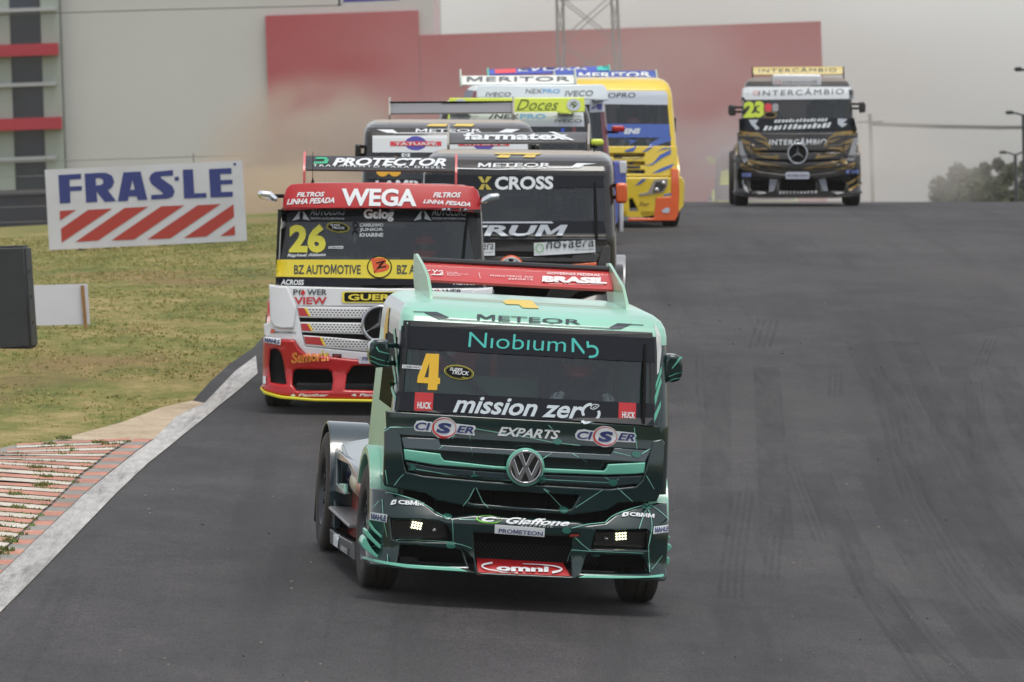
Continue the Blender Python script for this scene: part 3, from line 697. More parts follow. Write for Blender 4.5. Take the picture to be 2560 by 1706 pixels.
    def txt(s, t, BL, BR, TL, mat, bold=.01, shear=0., layer=1, spacing=1., parent=None, arc=0., name='lettering', maxdy=.35):
        me = text_mesh(t, bold, shear, spacing); vs = np.array([v.co[:2] for v in me.vertices]); lo, hi = vs.min(0), vs.max(0)
        for v in me.vertices:
            u, w = (v.co.x - lo[0]) / (hi[0] - lo[0]), (v.co.y - lo[1]) / (hi[1] - lo[1])
            v.co.x = BL[0] + u * (BR[0] - BL[0]) + w * (TL[0] - BL[0]); y = BL[1] + u * (BR[1] - BL[1]) + w * (TL[1] - BL[1]) + arc * (4 * (u - .5) ** 2); v.co.y = -y; v.co.z = 0
        return s.decal(name, me, mat, layer, parent, maxdy)

# ---- paints
mint = M('paint_mint', (138, 200, 178), .3, coat=.6, var=.05, vscale=2, dust=.22)
mintd = M('vinyl_mint', (106, 184, 160), .35, coat=.4)
dgreen = M('paint_dark_green', (5, 37, 37), .22, coat=.7, var=.12, vscale=1.5, spec=.3)
dgreen_sheen = M('green_sky_sheen', (34, 54, 60), .25, coat=.8, var=.1, vscale=2)  # the dark green again, lightened in colour to stand for sky reflection
lineg = M('vinyl_pale_line', (130, 196, 178), .4); nodeg = M('vinyl_teal_node', (22, 100, 86), .4, coat=.5)
black = M('matt_black', (10, 10, 12), .7, spec=.2); blackg = M('gloss_black', (16, 17, 19), .2, coat=.6); bvinyl = M('black_vinyl', (20, 24, 32), .4, spec=.22)
white = M('paint_white', (214, 216, 218), .3, coat=.5, var=.03, vscale=2, dust=.10); wvinyl = M('white_vinyl', (212, 216, 218), .45)
yel = M('vinyl_yellow', (218, 172, 34), .45); navy = M('vinyl_navy', (36, 46, 104), .45); redv = M('vinyl_red', (184, 34, 40), .45)
tealv = M('vinyl_teal', (70, 188, 178), .45); chrome = M('chrome', (200, 202, 205), .12, metal=1.); rubber = M('tyre_rubber', (26, 26, 28), .8, bump=.25, bscale=60, dust=.22)
rimm = M('rim_steel', (70, 72, 76), .4, metal=.7); frame_m = M('chassis_grey', (40, 42, 46), .6, dust=.3); dusty = M('roof_dusty', (164, 156, 145), .75, var=.10, vscale=3)
inter = M('cab_interior', (44, 48, 50), .8, var=.1); seatm = M('seat_black', (22, 22, 25), .8)
clear = glass('windscreen_glass', (.74, .82, .82, 1), .012); sideglass = glass('side_glass', (.07, .08, .08, 1), .02, .12)
red26 = M('paint_red', (172, 12, 20), .28, coat=.5, var=.05, vscale=2, dust=.05, spec=.3); yelp = M('paint_yellow', (224, 192, 34), .3, coat=.6, var=.04, dust=.08)
orange = M('paint_orange', (226, 92, 30), .3, coat=.6, dust=.08); blackp = M('paint_black', (16, 17, 20), .28, coat=.5, spec=.3, var=.1, dust=.10)
silver = M('paint_silver', (150, 152, 156), .35, metal=.4, coat=.3, dust=.2); bluep = M('paint_blue', (44, 84, 168), .3, coat=.5, dust=.08)
led_on = M('led_lit', (255, 255, 235), .3, emit=(250, 255, 205), estr=1.9); wing_grey = M('wing_grey', (120, 122, 126), .4, coat=.3)

def wheel(T, x, y, r=.5, w=.30):
    sgn = 1 if x > 0 else -1
    bm = bmesh.new(); h = w / 2
    pr = [(-h * .82, r * .55), (-h, r * .66), (-h, r * .90), (-h * .88, r * .97), (-h * .70, r), (-h * .3, r + .004), (-h * .28, r - .008), (-h * .22, r - .008), (-h * .2, r + .004), (h * .2, r + .004), (h * .22, r - .008), (h * .28, r - .008), (h * .3, r + .004), (h * .70, r), (h * .88, r * .97), (h, r * .90), (h, r * .66), (h * .82, r * .55)]
    lathe_bm(bm, pr, (x, y, r), 48); o = link('wheel', mesh_of(bm), rubber, T.root)
    bm = bmesh.new(); s = sgn
    lathe_bm(bm, [(s * h * .82, r * .55), (s * h * .95, r * .57), (s * h * .8, r * .52), (s * h * .2, r * .46), (s * h * .1, r * .32), (s * h * .6, r * .26), (s * h * .75, r * .16), (s * h * .8, .001)], (x, y, r), 32)
    lathe_bm(bm, [(-s * h * .82, r * .55), (-s * h * .5, r * .4), (-s * h * .4, .001)], (x, y, r), 24)
    for k in range(10):
        a = 2 * math.pi * k / 10; lathe_bm(bm, [(s * h * .5, .022), (s * h * .8, .02), (s * h * .8, .001)], (x, y + .36 * r * math.cos(a), r + .36 * r * math.sin(a)), 8)
    bmesh.ops.recalc_face_normals(bm, faces=bm.faces)
    link('rim', mesh_of(bm), rimm, o)
def arc_plate(name, T, x0, x1, yc, zc, r0, r1, a0, a1, mat, n=24, parent=None):
    bm = bmesh.new(); rows = []
    for k in range(n + 1):
        a = R(a0 + (a1 - a0) * k / n); c, s = math.cos(a), math.sin(a)
        rows.append([bm.verts.new((x, yc - r * c, zc + r * s)) for x, r in ((x0, r0), (x1, r0), (x1, r1), (x0, r1))])
    for p, q in zip(rows, rows[1:]):
        for i in range(4): bm.faces.new((p[i], p[(i+1) % 4], q[(i+1) % 4], q[i]))
    bm.faces.new(rows[0][::-1]); bm.faces.new(rows[-1]); bmesh.ops.recalc_face_normals(bm, faces=bm.faces)
    bmesh.ops.bevel(bm, geom=[e for e in bm.edges if len(e.link_faces) == 2 and e.calc_face_angle() > 1.2], offset=min(.012, abs(r1 - r0) * .3), segments=2, affect='EDGES')
    return T.add(link(name, mesh_of(bm), mat, parent or T.root, sharp=40))

class Cab:
    """cab shell lofted from horizontal rings; windscreen, side and rear windows are cut out as glass"""
    def __init__(s, T, keys, zb, zt, mats, yb=1.95, b=.10, side_win=(.50, 1.30, 1.50, 2.05), gl=None, rear=(-.62, .55, 1.70, 2.02)):
        s.T, s.k, s.yb, s.b = T, keys, yb, b; K = np.array(keys); s.K = K
        zs = sorted(set([round(z, 3) for z in list(np.linspace(K[0, 0], zb, 6)) + list(np.linspace(zb, zt, 12)) + list(np.linspace(zt, K[-1, 0], 12)) + [side_win[2], side_win[3], rear[2], rear[3]] + [k[0] for k in keys]]))
        nf, ncn, ns = 18, 6, 9
        bm = bmesh.new(); rings = []; cols = []
        for zi, z in enumerate(zs):
            w, yf = s.w(z), s.yf0(z); rc = min(.10, w * .3); xc = w - rc; ring = []; reg = []
            for i in range(nf + 1): x = -xc + 2 * xc * i / nf; ring.append((x, s.front(x, z), z)); reg.append('front')
            yc = s.front(xc, z)
            for i in range(1, ncn): a = R(90 * i / ncn); ring.append((xc + rc * math.sin(a), yc + .16 * (1 - math.cos(a)), z)); reg.append('cr')
            ybz = yb - .0
            sy = [yc + .16] + [side_win[0], side_win[1]]; sy = sorted(sy + list(np.linspace(yc + .16, ybz, 5)))
            for y in sy: ring.append((w, max(y, yc + .16), z)); reg.append('sr')
            for x in [.93 * w, rear[1], rear[0], -.93 * w]: ring.append((x, ybz, z)); reg.append('back')
            for y in sy[::-1]: ring.append((-w, max(y, yc + .16), z)); reg.append('sl')
            for i in range(ncn - 1, 0, -1): a = R(90 * i / ncn); ring.append((-xc - rc * math.sin(a), yc + .16 * (1 - math.cos(a)), z)); reg.append('cl')
            rings.append([bm.verts.new(p) for p in ring]); cols = reg
        n = len(cols); F = {}
        for zi in range(len(zs) - 1):
            zc = (zs[zi] + zs[zi + 1]) / 2
            for c in range(n):
                c2 = (c + 1) % n; r0, r1 = cols[c], cols[c2]
                reg = r0 if r0 == r1 else (r0 if r0 in ('cr', 'cl') else r1 if r1 in ('cr', 'cl') else 'corner')
                vs = (rings[zi][c], rings[zi][c2], rings[zi + 1][c2], rings[zi + 1][c])
                if len({tuple(round(t, 5) for t in v.co) for v in vs}) < 3: continue
                f = bm.faces.new(vs); ce = f.calc_center_median(); key = 'body'
                if reg == 'front' and zb < zc < zt: key = 'windscreen'
                elif reg in ('sr', 'sl') and side_win[0] - .01 < ce.y < side_win[1] + .01 and side_win[2] < zc < side_win[3]: key = 'side_window'
                elif reg == 'back' and rear[0] - .01 < ce.x < rear[1] + .01 and rear[2] < zc < rear[3]: key = 'rear_window'
                F[f] = (key, reg, ce.copy())
        top = bm.faces.new(rings[-1]); F[top] = ('body', 'roof', Vector((0, 1, 9)))
        bmesh.ops.recalc_face_normals(bm, faces=bm.faces)
        bm.verts.index_update(); ml = []; s.parts = {}
        for key in ('body', 'windscreen', 'side_window', 'rear_window'):
            b2 = bmesh.new(); vm = {}
            for f, (k2, reg, ce) in F.items():
                if k2 != key: continue
                vs = []
                for v in f.verts:
                    if v not in vm: vm[v] = b2.verts.new(v.co)
                    vs.append(vm[v])
                nf_ = b2.faces.new(vs)
                if key == 'body':
                    m = mats(reg, ce, f.normal)
                    if m not in ml: ml.append(m)
                    nf_.material_index = ml.index(m)
            mm = ml if key == 'body' else [clear if key == 'windscreen' else sideglass] if not gl else [gl]
            if key == 'side_window':
                for sg in (-1, 1):
                    b3 = b2.copy(); bmesh.ops.delete(b3, geom=[f for f in b3.faces if f.calc_center_median().x * sg < 0], context='FACES')
                    T.add(link('side_window', mesh_of(b3), mm, T.root, sharp=40))
                b2.free(); continue
            o = T.add(link('cab_' + key if key == 'body' else key, mesh_of(b2), mm, T.root, sharp=40)); s.parts[key] = o
    def w(s, z): return float(np.interp(z, s.K[:, 0], s.K[:, 1]))
    def yf0(s, z): return float(np.interp(z, s.K[:, 0], s.K[:, 2]))
    def front(s, x, z): return s.yf0(z) + s.b * (x / s.w(z)) ** 2
def mirrored(P, cx=None):
    """left half outline (local x, z), closed by its mirror image"""
    P = [(0. if abs(x) < .03 else x, z) for x, z in P]
    return list(P) + [(-x, z) for x, z in reversed(P) if x]

def running_gear(T, fend, skirt, frame=frame_m, fr=(1.05, .30), rr=(1.08, .34), sides=True):
    for x in (-fr[0], fr[0]): wheel(T, x, T.FA, .5, fr[1])
    for x in (-rr[0], rr[0]): wheel(T, x, T.RA, .5, rr[1])
    bm = bmesh.new()
    for s in (-1, 1): bbox_bm(bm, s * .42 - .05, s * .42 + .05, .5, 5.55, .55, .80)
    for y in (1.3, 3.0, 4.5, 5.45): bbox_bm(bm, -.37, .37, y - .08, y + .08, .58, .74)
    for y in (T.FA, T.RA): tube_bm(bm, [(-.95, y, .5), (.95, y, .5)], .09, 10)
    link('chassis', mesh_of(bm), frame, T.root)
    box('underbody_light_block', -.84, .84, .45, 5.4, .30, .50, black, T.root, .03)  # added slab that blocks light reaching the ground beneath the truck
    for s in (-1, 1):
        x0, x1 = sorted((s * .86, s * 1.21)); arc_plate('rear_fender', T, x0, x1, T.RA, .5, .555, .585, -8, 188, fend)
        x0, x1 = sorted((s * .90, s * 1.2)); arc_plate('wheel_arch', T, x0, x1, T.FA, .5, .56, .64, 18, 150, skirt[1])
        if not sides: continue
        box('side_skirt', min(s * 1.02, s * 1.18), max(s * 1.02, s * 1.18), 2.05, 3.8, .26, .46, skirt[0], T.root, .03)
        box('side_panel', min(s * .80, s * .98), max(s * .80, s * .98), 2.0, 3.75, .47, .98, skirt[1], T.root, .04)
    box('rear_deck', -.80, .80, 2.1, 5.5, .86, .94, frame, T.root, .02)
    box('tail_bumper', -1.15, 1.15, 5.56, 5.68, .45, .75, frame, T.root, .03)
def interior(T, zdash, xs, dash=inter, ydash=.45):
    box('dashboard', -.98, .98, ydash, ydash + .40, zdash - .35, zdash - .03, dash, T.root, .05)
    box('cab_floor', -1.0, 1.0, .5, 1.9, .86, .92, dash, T.root, .01)
    s = box('seat', xs - .27, xs + .27, 1.42, 1.60, 1.0, 1.92, seatm, T.root, .07); box('headrest', xs - .17, xs + .17, 1.40, 1.56, 1.90, 2.06, seatm, s, .05)
    bm = bmesh.new()
    for x in (-.85, .85): tube_bm(bm, [(x, .6, 1.0), (x, .72, 1.75), (x, 1.0, 2.18), (x, 1.75, 2.15), (x, 1.85, 1.0)], .025, 8)
    tube_bm(bm, [(-.85, 1.0, 2.18), (.85, 1.0, 2.18)], .025, 8); tube_bm(bm, [(-.85, 1.75, 2.12), (.3, 1.85, 1.1)], .025, 8)
    link('roll_cage', mesh_of(bm), M('cage_grey', (90, 96, 98), .5), T.root)
    bm = bmesh.new(); n = 28; pts = [Vector((xs + .2 * math.cos(t), .78 + .07 * math.sin(t), zdash + .08 + .19 * math.sin(t))) for t in np.linspace(0, 2 * math.pi, n)]
    tube_bm(bm, pts, .016, 8, cap=False); tube_bm(bm, [(xs - .19, .78, zdash + .08), (xs + .19, .78, zdash + .08)], .012, 6); tube_bm(bm, [(xs, .78, zdash + .08), (xs, .6, zdash - .15)], .02, 6)
    link('steering_wheel', mesh_of(bm), black, T.root)
def person(T, xs, zdash, suit, helmet_m, glove_m, label, lean=0.):
    """seated driver: one skinned body with five fingers on each hand closed round the wheel"""
    zs = zdash - .36                                                  # seat height
    V, E, Rr = [], [], []
    def v(p, r, par=None):
        V.append(p); Rr.append(r); i = len(V) - 1
        if par is not None: E.append((par, i))
        return i
    hip = v((0, 1.30, zs), .15); wa = v((0, 1.30, zs + .2), .135, hip); ch = v((0, 1.28, zs + .42), .165, wa); nk = v((0, 1.25, zs + .56), .07, ch); hd = v((0, 1.21, zs + .72), .095, nk); v((0, 1.20, zs + .80), .07, hd)
    hands = []
    for s in (-1, 1):
        sh = v((s * .19, 1.26, zs + .48), .075, ch); el = v((s * .30, 1.05, zs + .30), .05, sh); wr = v((s * .235, .86, zdash + .06), .034, el); pm = v((s * .205, .80, zdash + .11), .036, wr)
        hands.append(pm)
        for k in range(4):
            a = v((s * .205 + s * .012 * (k - 1.5), .765, zdash + .135 - .022 * k + .03), .0105, pm); c_ = v((s * .190 + s * .010 * (k - 1.5), .745, zdash + .12 - .022 * k + .02), .0095, a); v((s * .175 + s * .006 * (k - 1.5), .765, zdash + .11 - .022 * k + .01), .0085, c_)
        th = v((s * .175, .81, zdash + .135), .0125, pm); v((s * .165, .785, zdash + .155), .0105, th)
        kn = v((s * .14, .88, zs + .06), .075, hip); an = v((s * .13, .74, zs - .26), .05, kn); v((s * .13, .60, zs - .29), .04, an)
    me = from_py([], []); me = bpy.data.meshes.new('body'); me.from_pydata(V, E, []); o = bpy.data.objects.new('person', me); COL.objects.link(o)
    o.location = T.M @ Vector((xs, 0, 0)); o.rotation_euler = T.M.to_euler()
    sk = o.modifiers.new('skin', 'SKIN'); sk.use_smooth_shade = True
    for i, r in enumerate(Rr): me.skin_vertices[0].data[i].radius = (r, r); me.skin_vertices[0].data[i].use_root = (i == 0)
    o.modifiers.new('sub', 'SUBSURF').levels = 2; o.modifiers['sub'].render_levels = 2; me.materials.append(suit)
    setp(o, label, 'person', 'drivers behind the windscreens')
    bm = bmesh.new(); bmesh.ops.create_uvsphere(bm, u_segments=24, v_segments=16, radius=1)
    for q in bm.verts: q.co = Vector((q.co.x * .135, q.co.y * .165 + 1.20, q.co.z * .15 + zs + .75))
    for q in bm.verts:
        if q.co.z < zs + .66 and q.co.y < 1.15: q.co.y -= .025
    h = link('helmet', mesh_of(bm), helmet_m, o)
    bm = bmesh.new(); rows = []
    for zi in (-.035, .0, .035): rows.append([bm.verts.new((.14 * math.sin(t), 1.20 - .172 * math.cos(t), zs + .765 + zi)) for t in np.linspace(-1.1, 1.1, 14)])
    for a, b in zip(rows, rows[1:]):
        for i in range(13): bm.faces.new((a[i], a[i+1], b[i+1], b[i]))
    link('visor', mesh_of(bm), blackg, o)
    for s in (-1, 1):
        bm = bmesh.new(); tube_bm(bm, [(s * .245, .885, zdash + .045), (s * .225, .845, zdash + .075)], [.045, .047], 12); link('glove_cuff', mesh_of(bm), glove_m, o)
        bm = bmesh.new()
        tube_bm(bm, [(s * .222, .845, zdash + .08), (s * .208, .80, zdash + .115), (s * .20, .775, zdash + .13)], [.046, .052, .04], 12)
        for k in range(4): tube_bm(bm, [(s * .205 + s * .012 * (k - 1.5), .768, zdash + .165 - .022 * k), (s * .188 + s * .010 * (k - 1.5), .742, zdash + .145 - .022 * k), (s * .172, .762, zdash + .125 - .022 * k)], [.0155, .0145, .012], 8)
        tube_bm(bm, [(s * .18, .81, zdash + .13), (s * .163, .783, zdash + .158)], [.017, .014], 8)
        link('glove', mesh_of(bm), glove_m, o)
    return o
def wing(T, q, ytop, ybot, mat, post, posts=None, roofz=2.33, thick=.035, lip=None):
    """roof wing: blade from four picture corners (tl, tr, br, bl), end plates down to the roof"""
    P = [T.on(*q[0], ytop), T.on(*q[1], ytop), T.on(*q[2], ybot), T.on(*q[3], ybot)]
    nrm = (P[1] - P[0]).cross(P[3] - P[0]).normalized()
    if nrm.y > 0: nrm = -nrm
    bm = bmesh.new(); n = 6; fr, bk = [], []
    for j in range(n + 1):
        t = j / n; bow = -.018 * math.sin(math.pi * t)
        fr.append([bm.verts.new(P[0].lerp(P[3], t).lerp(P[1].lerp(P[2], t), u) - nrm * bow * 0 + nrm * (.012 * math.sin(math.pi * t))) for u in (0, .25, .5, .75, 1)])
        bk.append([bm.verts.new(P[0].lerp(P[3], t).lerp(P[1].lerp(P[2], t), u) - nrm * (thick * (.25 + .75 * math.sin(math.pi * (.15 + .7 * t))))) for u in (0, .25, .5, .75, 1)])
    for A in (fr, bk):
        for j in range(n):
            for i in range(4): bm.faces.new((A[j][i], A[j][i+1], A[j+1][i+1], A[j+1][i]))
    for i in range(4): bm.faces.new((fr[0][i], fr[0][i+1], bk[0][i+1], bk[0][i])); bm.faces.new((fr[n][i], fr[n][i+1], bk[n][i+1], bk[n][i]))
    for j in range(n): bm.faces.new((fr[j][0], fr[j+1][0], bk[j+1][0], bk[j][0])); bm.faces.new((fr[j][4], fr[j+1][4], bk[j+1][4], bk[j][4]))
    bmesh.ops.recalc_face_normals(bm, faces=bm.faces)
    w = T.add(link('roof_wing', mesh_of(bm), mat, T.root, sharp=40))
    for s, (a, b) in ((-1, (P[0], P[3])), (1, (P[1], P[2]))):
        x = (a.x + b.x) / 2 + s * .012
        o = post(T, s, a, b, roofz, x); o.parent = w
    return w
def endplate(T, pts_yz, x, mat, th=.012):
    bm = bmesh.new(); lf = [bm.verts.new((x - th, y, z)) for y, z in pts_yz]; rf = [bm.verts.new((x + th, y, z)) for y, z in pts_yz]
    bm.faces.new(lf); bm.faces.new(rf[::-1]); n = len(lf)
    for i in range(n): bm.faces.new((lf[i], lf[(i+1) % n], rf[(i+1) % n], rf[i]))
    bmesh.ops.recalc_face_normals(bm, faces=bm.faces); return T.add(link('end_plate', mesh_of(bm), mat, T.root))
def slim_post(mat, up=.05):
    return lambda T, s, a, b, rz, x: endplate(T, [(b.y - .05, b.z - .02), (b.y - .02, b.z + .03), (a.y - .02, a.z + up), (a.y + .05, a.z + up), (a.y + .06, a.z - .06), (a.y - .10, rz - .03), (a.y - .22, rz - .03)], x, mat)
def mirror(T, pts, y, mat, arm, thick=.13, armm=black):
    P = T.xz(pts, y); o = T.plate('side_mirror', P, y, thick, mat, bev=.03, step=0, surf=True)
    c = Vector((sum(p[0] for p in P) / len(P), y + thick * .5, sum(p[1] for p in P) / len(P)))
    for dz in arm[1]:
        bm = bmesh.new(); tube_bm(bm, [(c.x, c.y, c.z + dz), ((c.x + arm[0]) / 2, c.y + .03, c.z + dz), (arm[0], c.y + .08, c.z + dz)], .02, 8); link('mirror_arm', mesh_of(bm), armm, o)
    return o
def wiper(T, a, b, off=.03):
    A, B = T.bvh().ray_cast(*T.ray(*a)), T.bvh().ray_cast(*T.ray(*b))
    if A[0] is None or B[0] is None: return
    p, q = A[0] + Vector((0, -off, 0)), B[0] + Vector((0, -off, 0)); link_ = bmesh.new(); tube_bm(link_, [p, p.lerp(q, .5) + Vector((0, -.02, 0)), q], [.016, .012, .008], 6)
    tube_bm(link_, [p.lerp(q, .45), q + (q - p) * .02], [.014, .01], 6); link('wiper', mesh_of(link_), black, T.root)
# ---------------------------------------------------------------- the three flat fronted trucks that share one cab shape
MK = [(.95, 1.12, .16), (1.20, 1.115, .15), (1.48, 1.105, .14), (2.19, 1.07, .36), (2.25, 1.06, .41), (2.30, 1.035, .50), (2.335, .99, .66), (2.36, .92, .92), (2.37, .70, 1.2)]
T4 = Truck('dark green racing truck with mint roof and side, number 4, leading the pack', 1311, 67.0, 6.5)
def front_m(x, z): return float(np.interp(z, [k[0] for k in MK], [k[2] for k in MK])) + .10 * (x / 1.11) ** 2
def hood_y(x, z): return front_m(x, z) - .035 - .05 * smooth(1.42, 1.15, z)
def bump_y(x, z):
    u = abs(x) / 1.22
    return -.06 + .13 * u ** 3 + .22 * u ** 12 + .95 * max(0, z - .68) ** 1.1 - .07 * smooth(.42, .28, z)
def apron_y(x, z): return hood_y(x, z) - .01
# outlines read off the leading truck, as local (x, z); the two sister trucks reuse them
hood_top = T4.xz([(964, 1028), (1654, 1066), (1652, 1104), (1628, 1126), (1314, 1108), (1002, 1089), (966, 1071)], hood_y)
slat1 = T4.xz([(1003, 1093), (1097, 1097), (1102, 1113), (1526, 1137), (1536, 1120), (1627, 1127), (1614, 1157), (1009, 1122)], hood_y)
barL = T4.xz(d1([(1170, 630), (1640, 690), (1652, 730), (1690, 775), (2353, 850), (2490, 856), (2490, 898), (2353, 886), (1580, 832), (1185, 765)]), hood_y)
barR = T4.xz(d2([(665, 838), (1420, 870), (1450, 840), (1470, 790), (1928, 768), (1912, 895), (1800, 908), (1450, 916), (665, 890)]), hood_y)
slat2 = T4.xz([(1015, 1155), (1090, 1169), (1240, 1181), (1357, 1187), (1520, 1193), (1608, 1189), (1601, 1210), (1526, 1216), (1240, 1199), (1022, 1178)], hood_y)
apron = T4.xz([(961, 1074), (968, 1068), (992, 1067), (1002, 1090), (1012, 1165), (1018, 1180), (1060, 1190), (1240, 1206), (1526, 1223), (1590, 1216), (1606, 1200), (1620, 1150), (1632, 1104), (1655, 1098), (1662, 1108), (1658, 1205), (1652, 1232), (1642, 1254),
               (1545, 1258), (1520, 1277), (1430, 1289), (1180, 1270), (1090, 1252), (1066, 1234), (1000, 1223), (962, 1216), (958, 1205)], apron_y)
apron_hole = T4.xz(cB([(1000, 405), (1640, 440), (1590, 522), (1550, 530), (990, 488), (965, 478)]), apron_y)
bumper = T4.xz([(928, 1222), (949, 1223.5), (976, 1228.6), (1015, 1242), (1066, 1263), (1092, 1284), (1125, 1295), (1184, 1288), (1449, 1306), (1467, 1313), (1514, 1307), (1540, 1286), (1604, 1266), (1626, 1265), (1647, 1259), (1668, 1258), (1671, 1302), (1668, 1444), (1662, 1453),
                (1446, 1445), (1432, 1450), (1220, 1440), (1192, 1437), (1168, 1431), (921, 1413), (914, 1390), (926, 1278)], bump_y)
bh = [T4.xz(p, bump_y) for p in (
    [(976, 1298), (1086, 1301), (1120, 1314), (1131, 1341), (1133, 1357), (990, 1352), (981, 1347)],
    [(1003, 1363), (1143, 1366), (1152, 1376), (1166, 1416), (992, 1410)],
    [(1184, 1332), (1431, 1342), (1428, 1385), (1430, 1442), (1196, 1432), (1188, 1395)],
    [(1490, 1327), (1616, 1324), (1625, 1334), (1620, 1376), (1477, 1373)],
    [(1469, 1386), (1602, 1389), (1614, 1402), (1625, 1435), (1452, 1433)])]
def meteor(T, P):
    """P: dict of paints"""
    T.P = P
    def mats(reg, c, n):
        if reg == 'roof' or (c.z > P.get('rz', 2.325)): return P['roof']
        if reg in ('front',): return P['brow'] if c.z > 2.19 else P['hood']
        if reg in ('cl', 'cr', 'corner') and c.y < .9: return P['brow'] if c.z > 2.1 else P['pillar']
        if reg in ('sl', 'sr') and c.y < .60 and c.z > 1.1: return P['pillar']
        if c.z > 2.06: return P.get('side_top', P['brow'])
        return P['side']
    T.cab = Cab(T, MK, 1.48, 2.19, mats, side_win=(.50, 1.45, 1.50, 2.06))
    bm = bmesh.new(); bbox_bm(bm, -.98, .98, .36, .9, .34, 1.42); bbox_bm(bm, -.9, .9, .30, .36, .36, .60)
    for k in range(7): bbox_bm(bm, -.72 + .22 * k, -.71 + .22 * k, .33, .36, .62, 1.35)
    T.add(link('radiator', mesh_of(bm), black, T.root))
    T.hood = T.plate('hood_panel', hood_top, hood_y, .05, P['hood'])
    a = T.plate('grille_slat', slat1, hood_y, .05, P['slat']); T.plate('grille_slat', slat2, hood_y, .05, P['slat'])
    T.plate('grille_bar', barL, lambda x, z: hood_y(x, z) - .015, .06, P['bar']); T.plate('grille_bar', barR, lambda x, z: hood_y(x, z) - .015, .06, P['bar'])
    T.apron = T.plate('apron_panel', apron, apron_y, .07, P['hood'], [apron_hole], bev=.014)
    T.bump = T.plate('bumper', bumper, bump_y, .11, P['bumper'], bh, bev=.014, step=.06)
    T.plate('splitter_plate', T4.xz([(1193, 1397), (1409, 1409), (1427, 1446), (1189, 1435)], .02), lambda x, z: .26 - .85 * smooth(.50, .27, z) * .40 - .02, .02, P['split'], bev=.004)
    # emblem
    c = T4.on(*d2(452, 822), hood_y); r = .152
    def circ(rr, n=40): return [(c.x + rr * math.cos(2 * math.pi * k / n), c.z + rr * math.sin(2 * math.pi * k / n)) for k in range(n)]
    em = T.plate('emblem', circ(r), hood_y(0, 1.2) - .05, .05, P['bar'], bev=.012, step=0)
    T.plate('emblem_dish', circ(r * .88), hood_y(0, 1.2) - .056, .02, blackg, bev=.003, step=0, parent=em)
    T.plate('emblem_ring', circ(r * .89), hood_y(0, 1.2) - .066, .02, P['chrome'], [circ(r * .755)], bev=.005, step=0, parent=em)
    for pts in ([(-.55, .83), (-.27, .93), (0, .22), (.27, .93), (.55, .83), (.16, -.02), (-.16, -.02)], [(-.80, .60), (-.40, -.42), (-.14, .10), (.14, .10), (.40, -.42), (.80, .60), (.97, .25), (.52, -.83), (.28, -.95), (0, -.28), (-.28, -.95), (-.52, -.83), (-.97, .25)]):
        T.plate('emblem_letter', [(c.x + x * r * .80, c.z + z * r * .80) for x, z in pts], hood_y(0, 1.2) - .064, .018, P['chrome'], bev=.004, step=0, parent=em)
    # lamps, intake mesh
    for k, (ox, oz) in enumerate(((955 + 0, 0), (0, 0))):
        pts = d3([(985, 490), (1500, 495), (1660, 560), (1710, 760), (995, 735)]) if k == 0 else d4([(1320, 545), (1930, 530), (1960, 560), (1940, 765), (1280, 745)])
        h = T.plate('headlight', T4.xz(pts, .20), .20, .04, blackg, bev=.004, step=0)
        dots = []
        for j in range(3):
            for i in range(4):
                px_ = d3(1237 + i * 34 - j * 8, 517 + i * 6 + j * 32) if k == 0 else d4(1573 + i * 36 + j * 1, 562 - i * 3 + j * 34)
                p = T4.on(*px_, .18); dots.append([(p.x + .0150 * math.cos(t), p.z + .0150 * math.sin(t)) for t in np.linspace(0, 6.2832, 13)[:-1]])
        bm = bmesh.new()
        for dd in dots:
            cx = sum(q[0] for q in dd) / 12; cz = sum(q[1] for q in dd) / 12; lathe = bmesh.ops.create_uvsphere(bm, u_segments=12, v_segments=8, radius=.0085, matrix=Matrix.Translation((cx, .172, cz)))
        link('led_array', mesh_of(bm), P.get('led', led_on), h)
        q = T4.on(*(d3(1505, 620) if k == 0 else d4(1445, 625)), .15); bm = bmesh.new(); bmesh.ops.create_uvsphere(bm, u_segments=12, v_segments=8, radius=.02, matrix=Matrix.Translation((q.x, .17, q.z))); link('fog_lamp', mesh_of(bm), chrome, h)
    bm = bmesh.new()
    p0, p1 = T4.on(*d4(150, 790), .24), T4.on(*d4(850, 880), .24)
    for k in range(34):
        x = -.50 + k * .03; tube_bm(bm, [(x, .255, .37), (x + .10, .255, .50)], .003, 4); tube_bm(bm, [(x + .10, .253, .37), (x, .253, .50)], .003, 4)
    link('intake_mesh', mesh_of(bm), M('mesh_grey', (48, 49, 50), .6, .3), T.root)
    # canards at the bumper ends
    for pts in (d3([(712, 520), (735, 545), (780, 610), (860, 690), (980, 745), (990, 768), (960, 772), (850, 720), (760, 640), (720, 575)]),
                d3([(670, 640), (690, 628), (715, 660), (760, 720), (860, 820), (960, 885), (965, 905), (930, 905), (820, 840), (720, 745), (668, 690)]),
                d3([(618, 790), (640, 735), (672, 712), (690, 760), (740, 850), (800, 920), (930, 1010), (925, 1030), (880, 1020), (760, 940), (640, 850), (622, 820)]),
                d4([(2205, 580), (2248, 610), (2235, 640), (2150, 720), (2050, 790), (1975, 830), (1970, 810), (2050, 760), (2140, 690), (2190, 630)]),
                d4([(2205, 695), (2260, 715), (2272, 740), (2240, 775), (2130, 850), (2010, 940), (2000, 915), (2100, 840), (2160, 790), (2190, 740)]),
                d4([(2205, 855), (2240, 870), (2238, 930), (2190, 990), (2100, 1045), (2000, 1062), (1990, 1048), (2090, 1000), (2170, 930), (2200, 880)])):
        T.plate('canard', T4.xz(pts, .08), .16, .26, P['canard'], bev=.005, step=0)
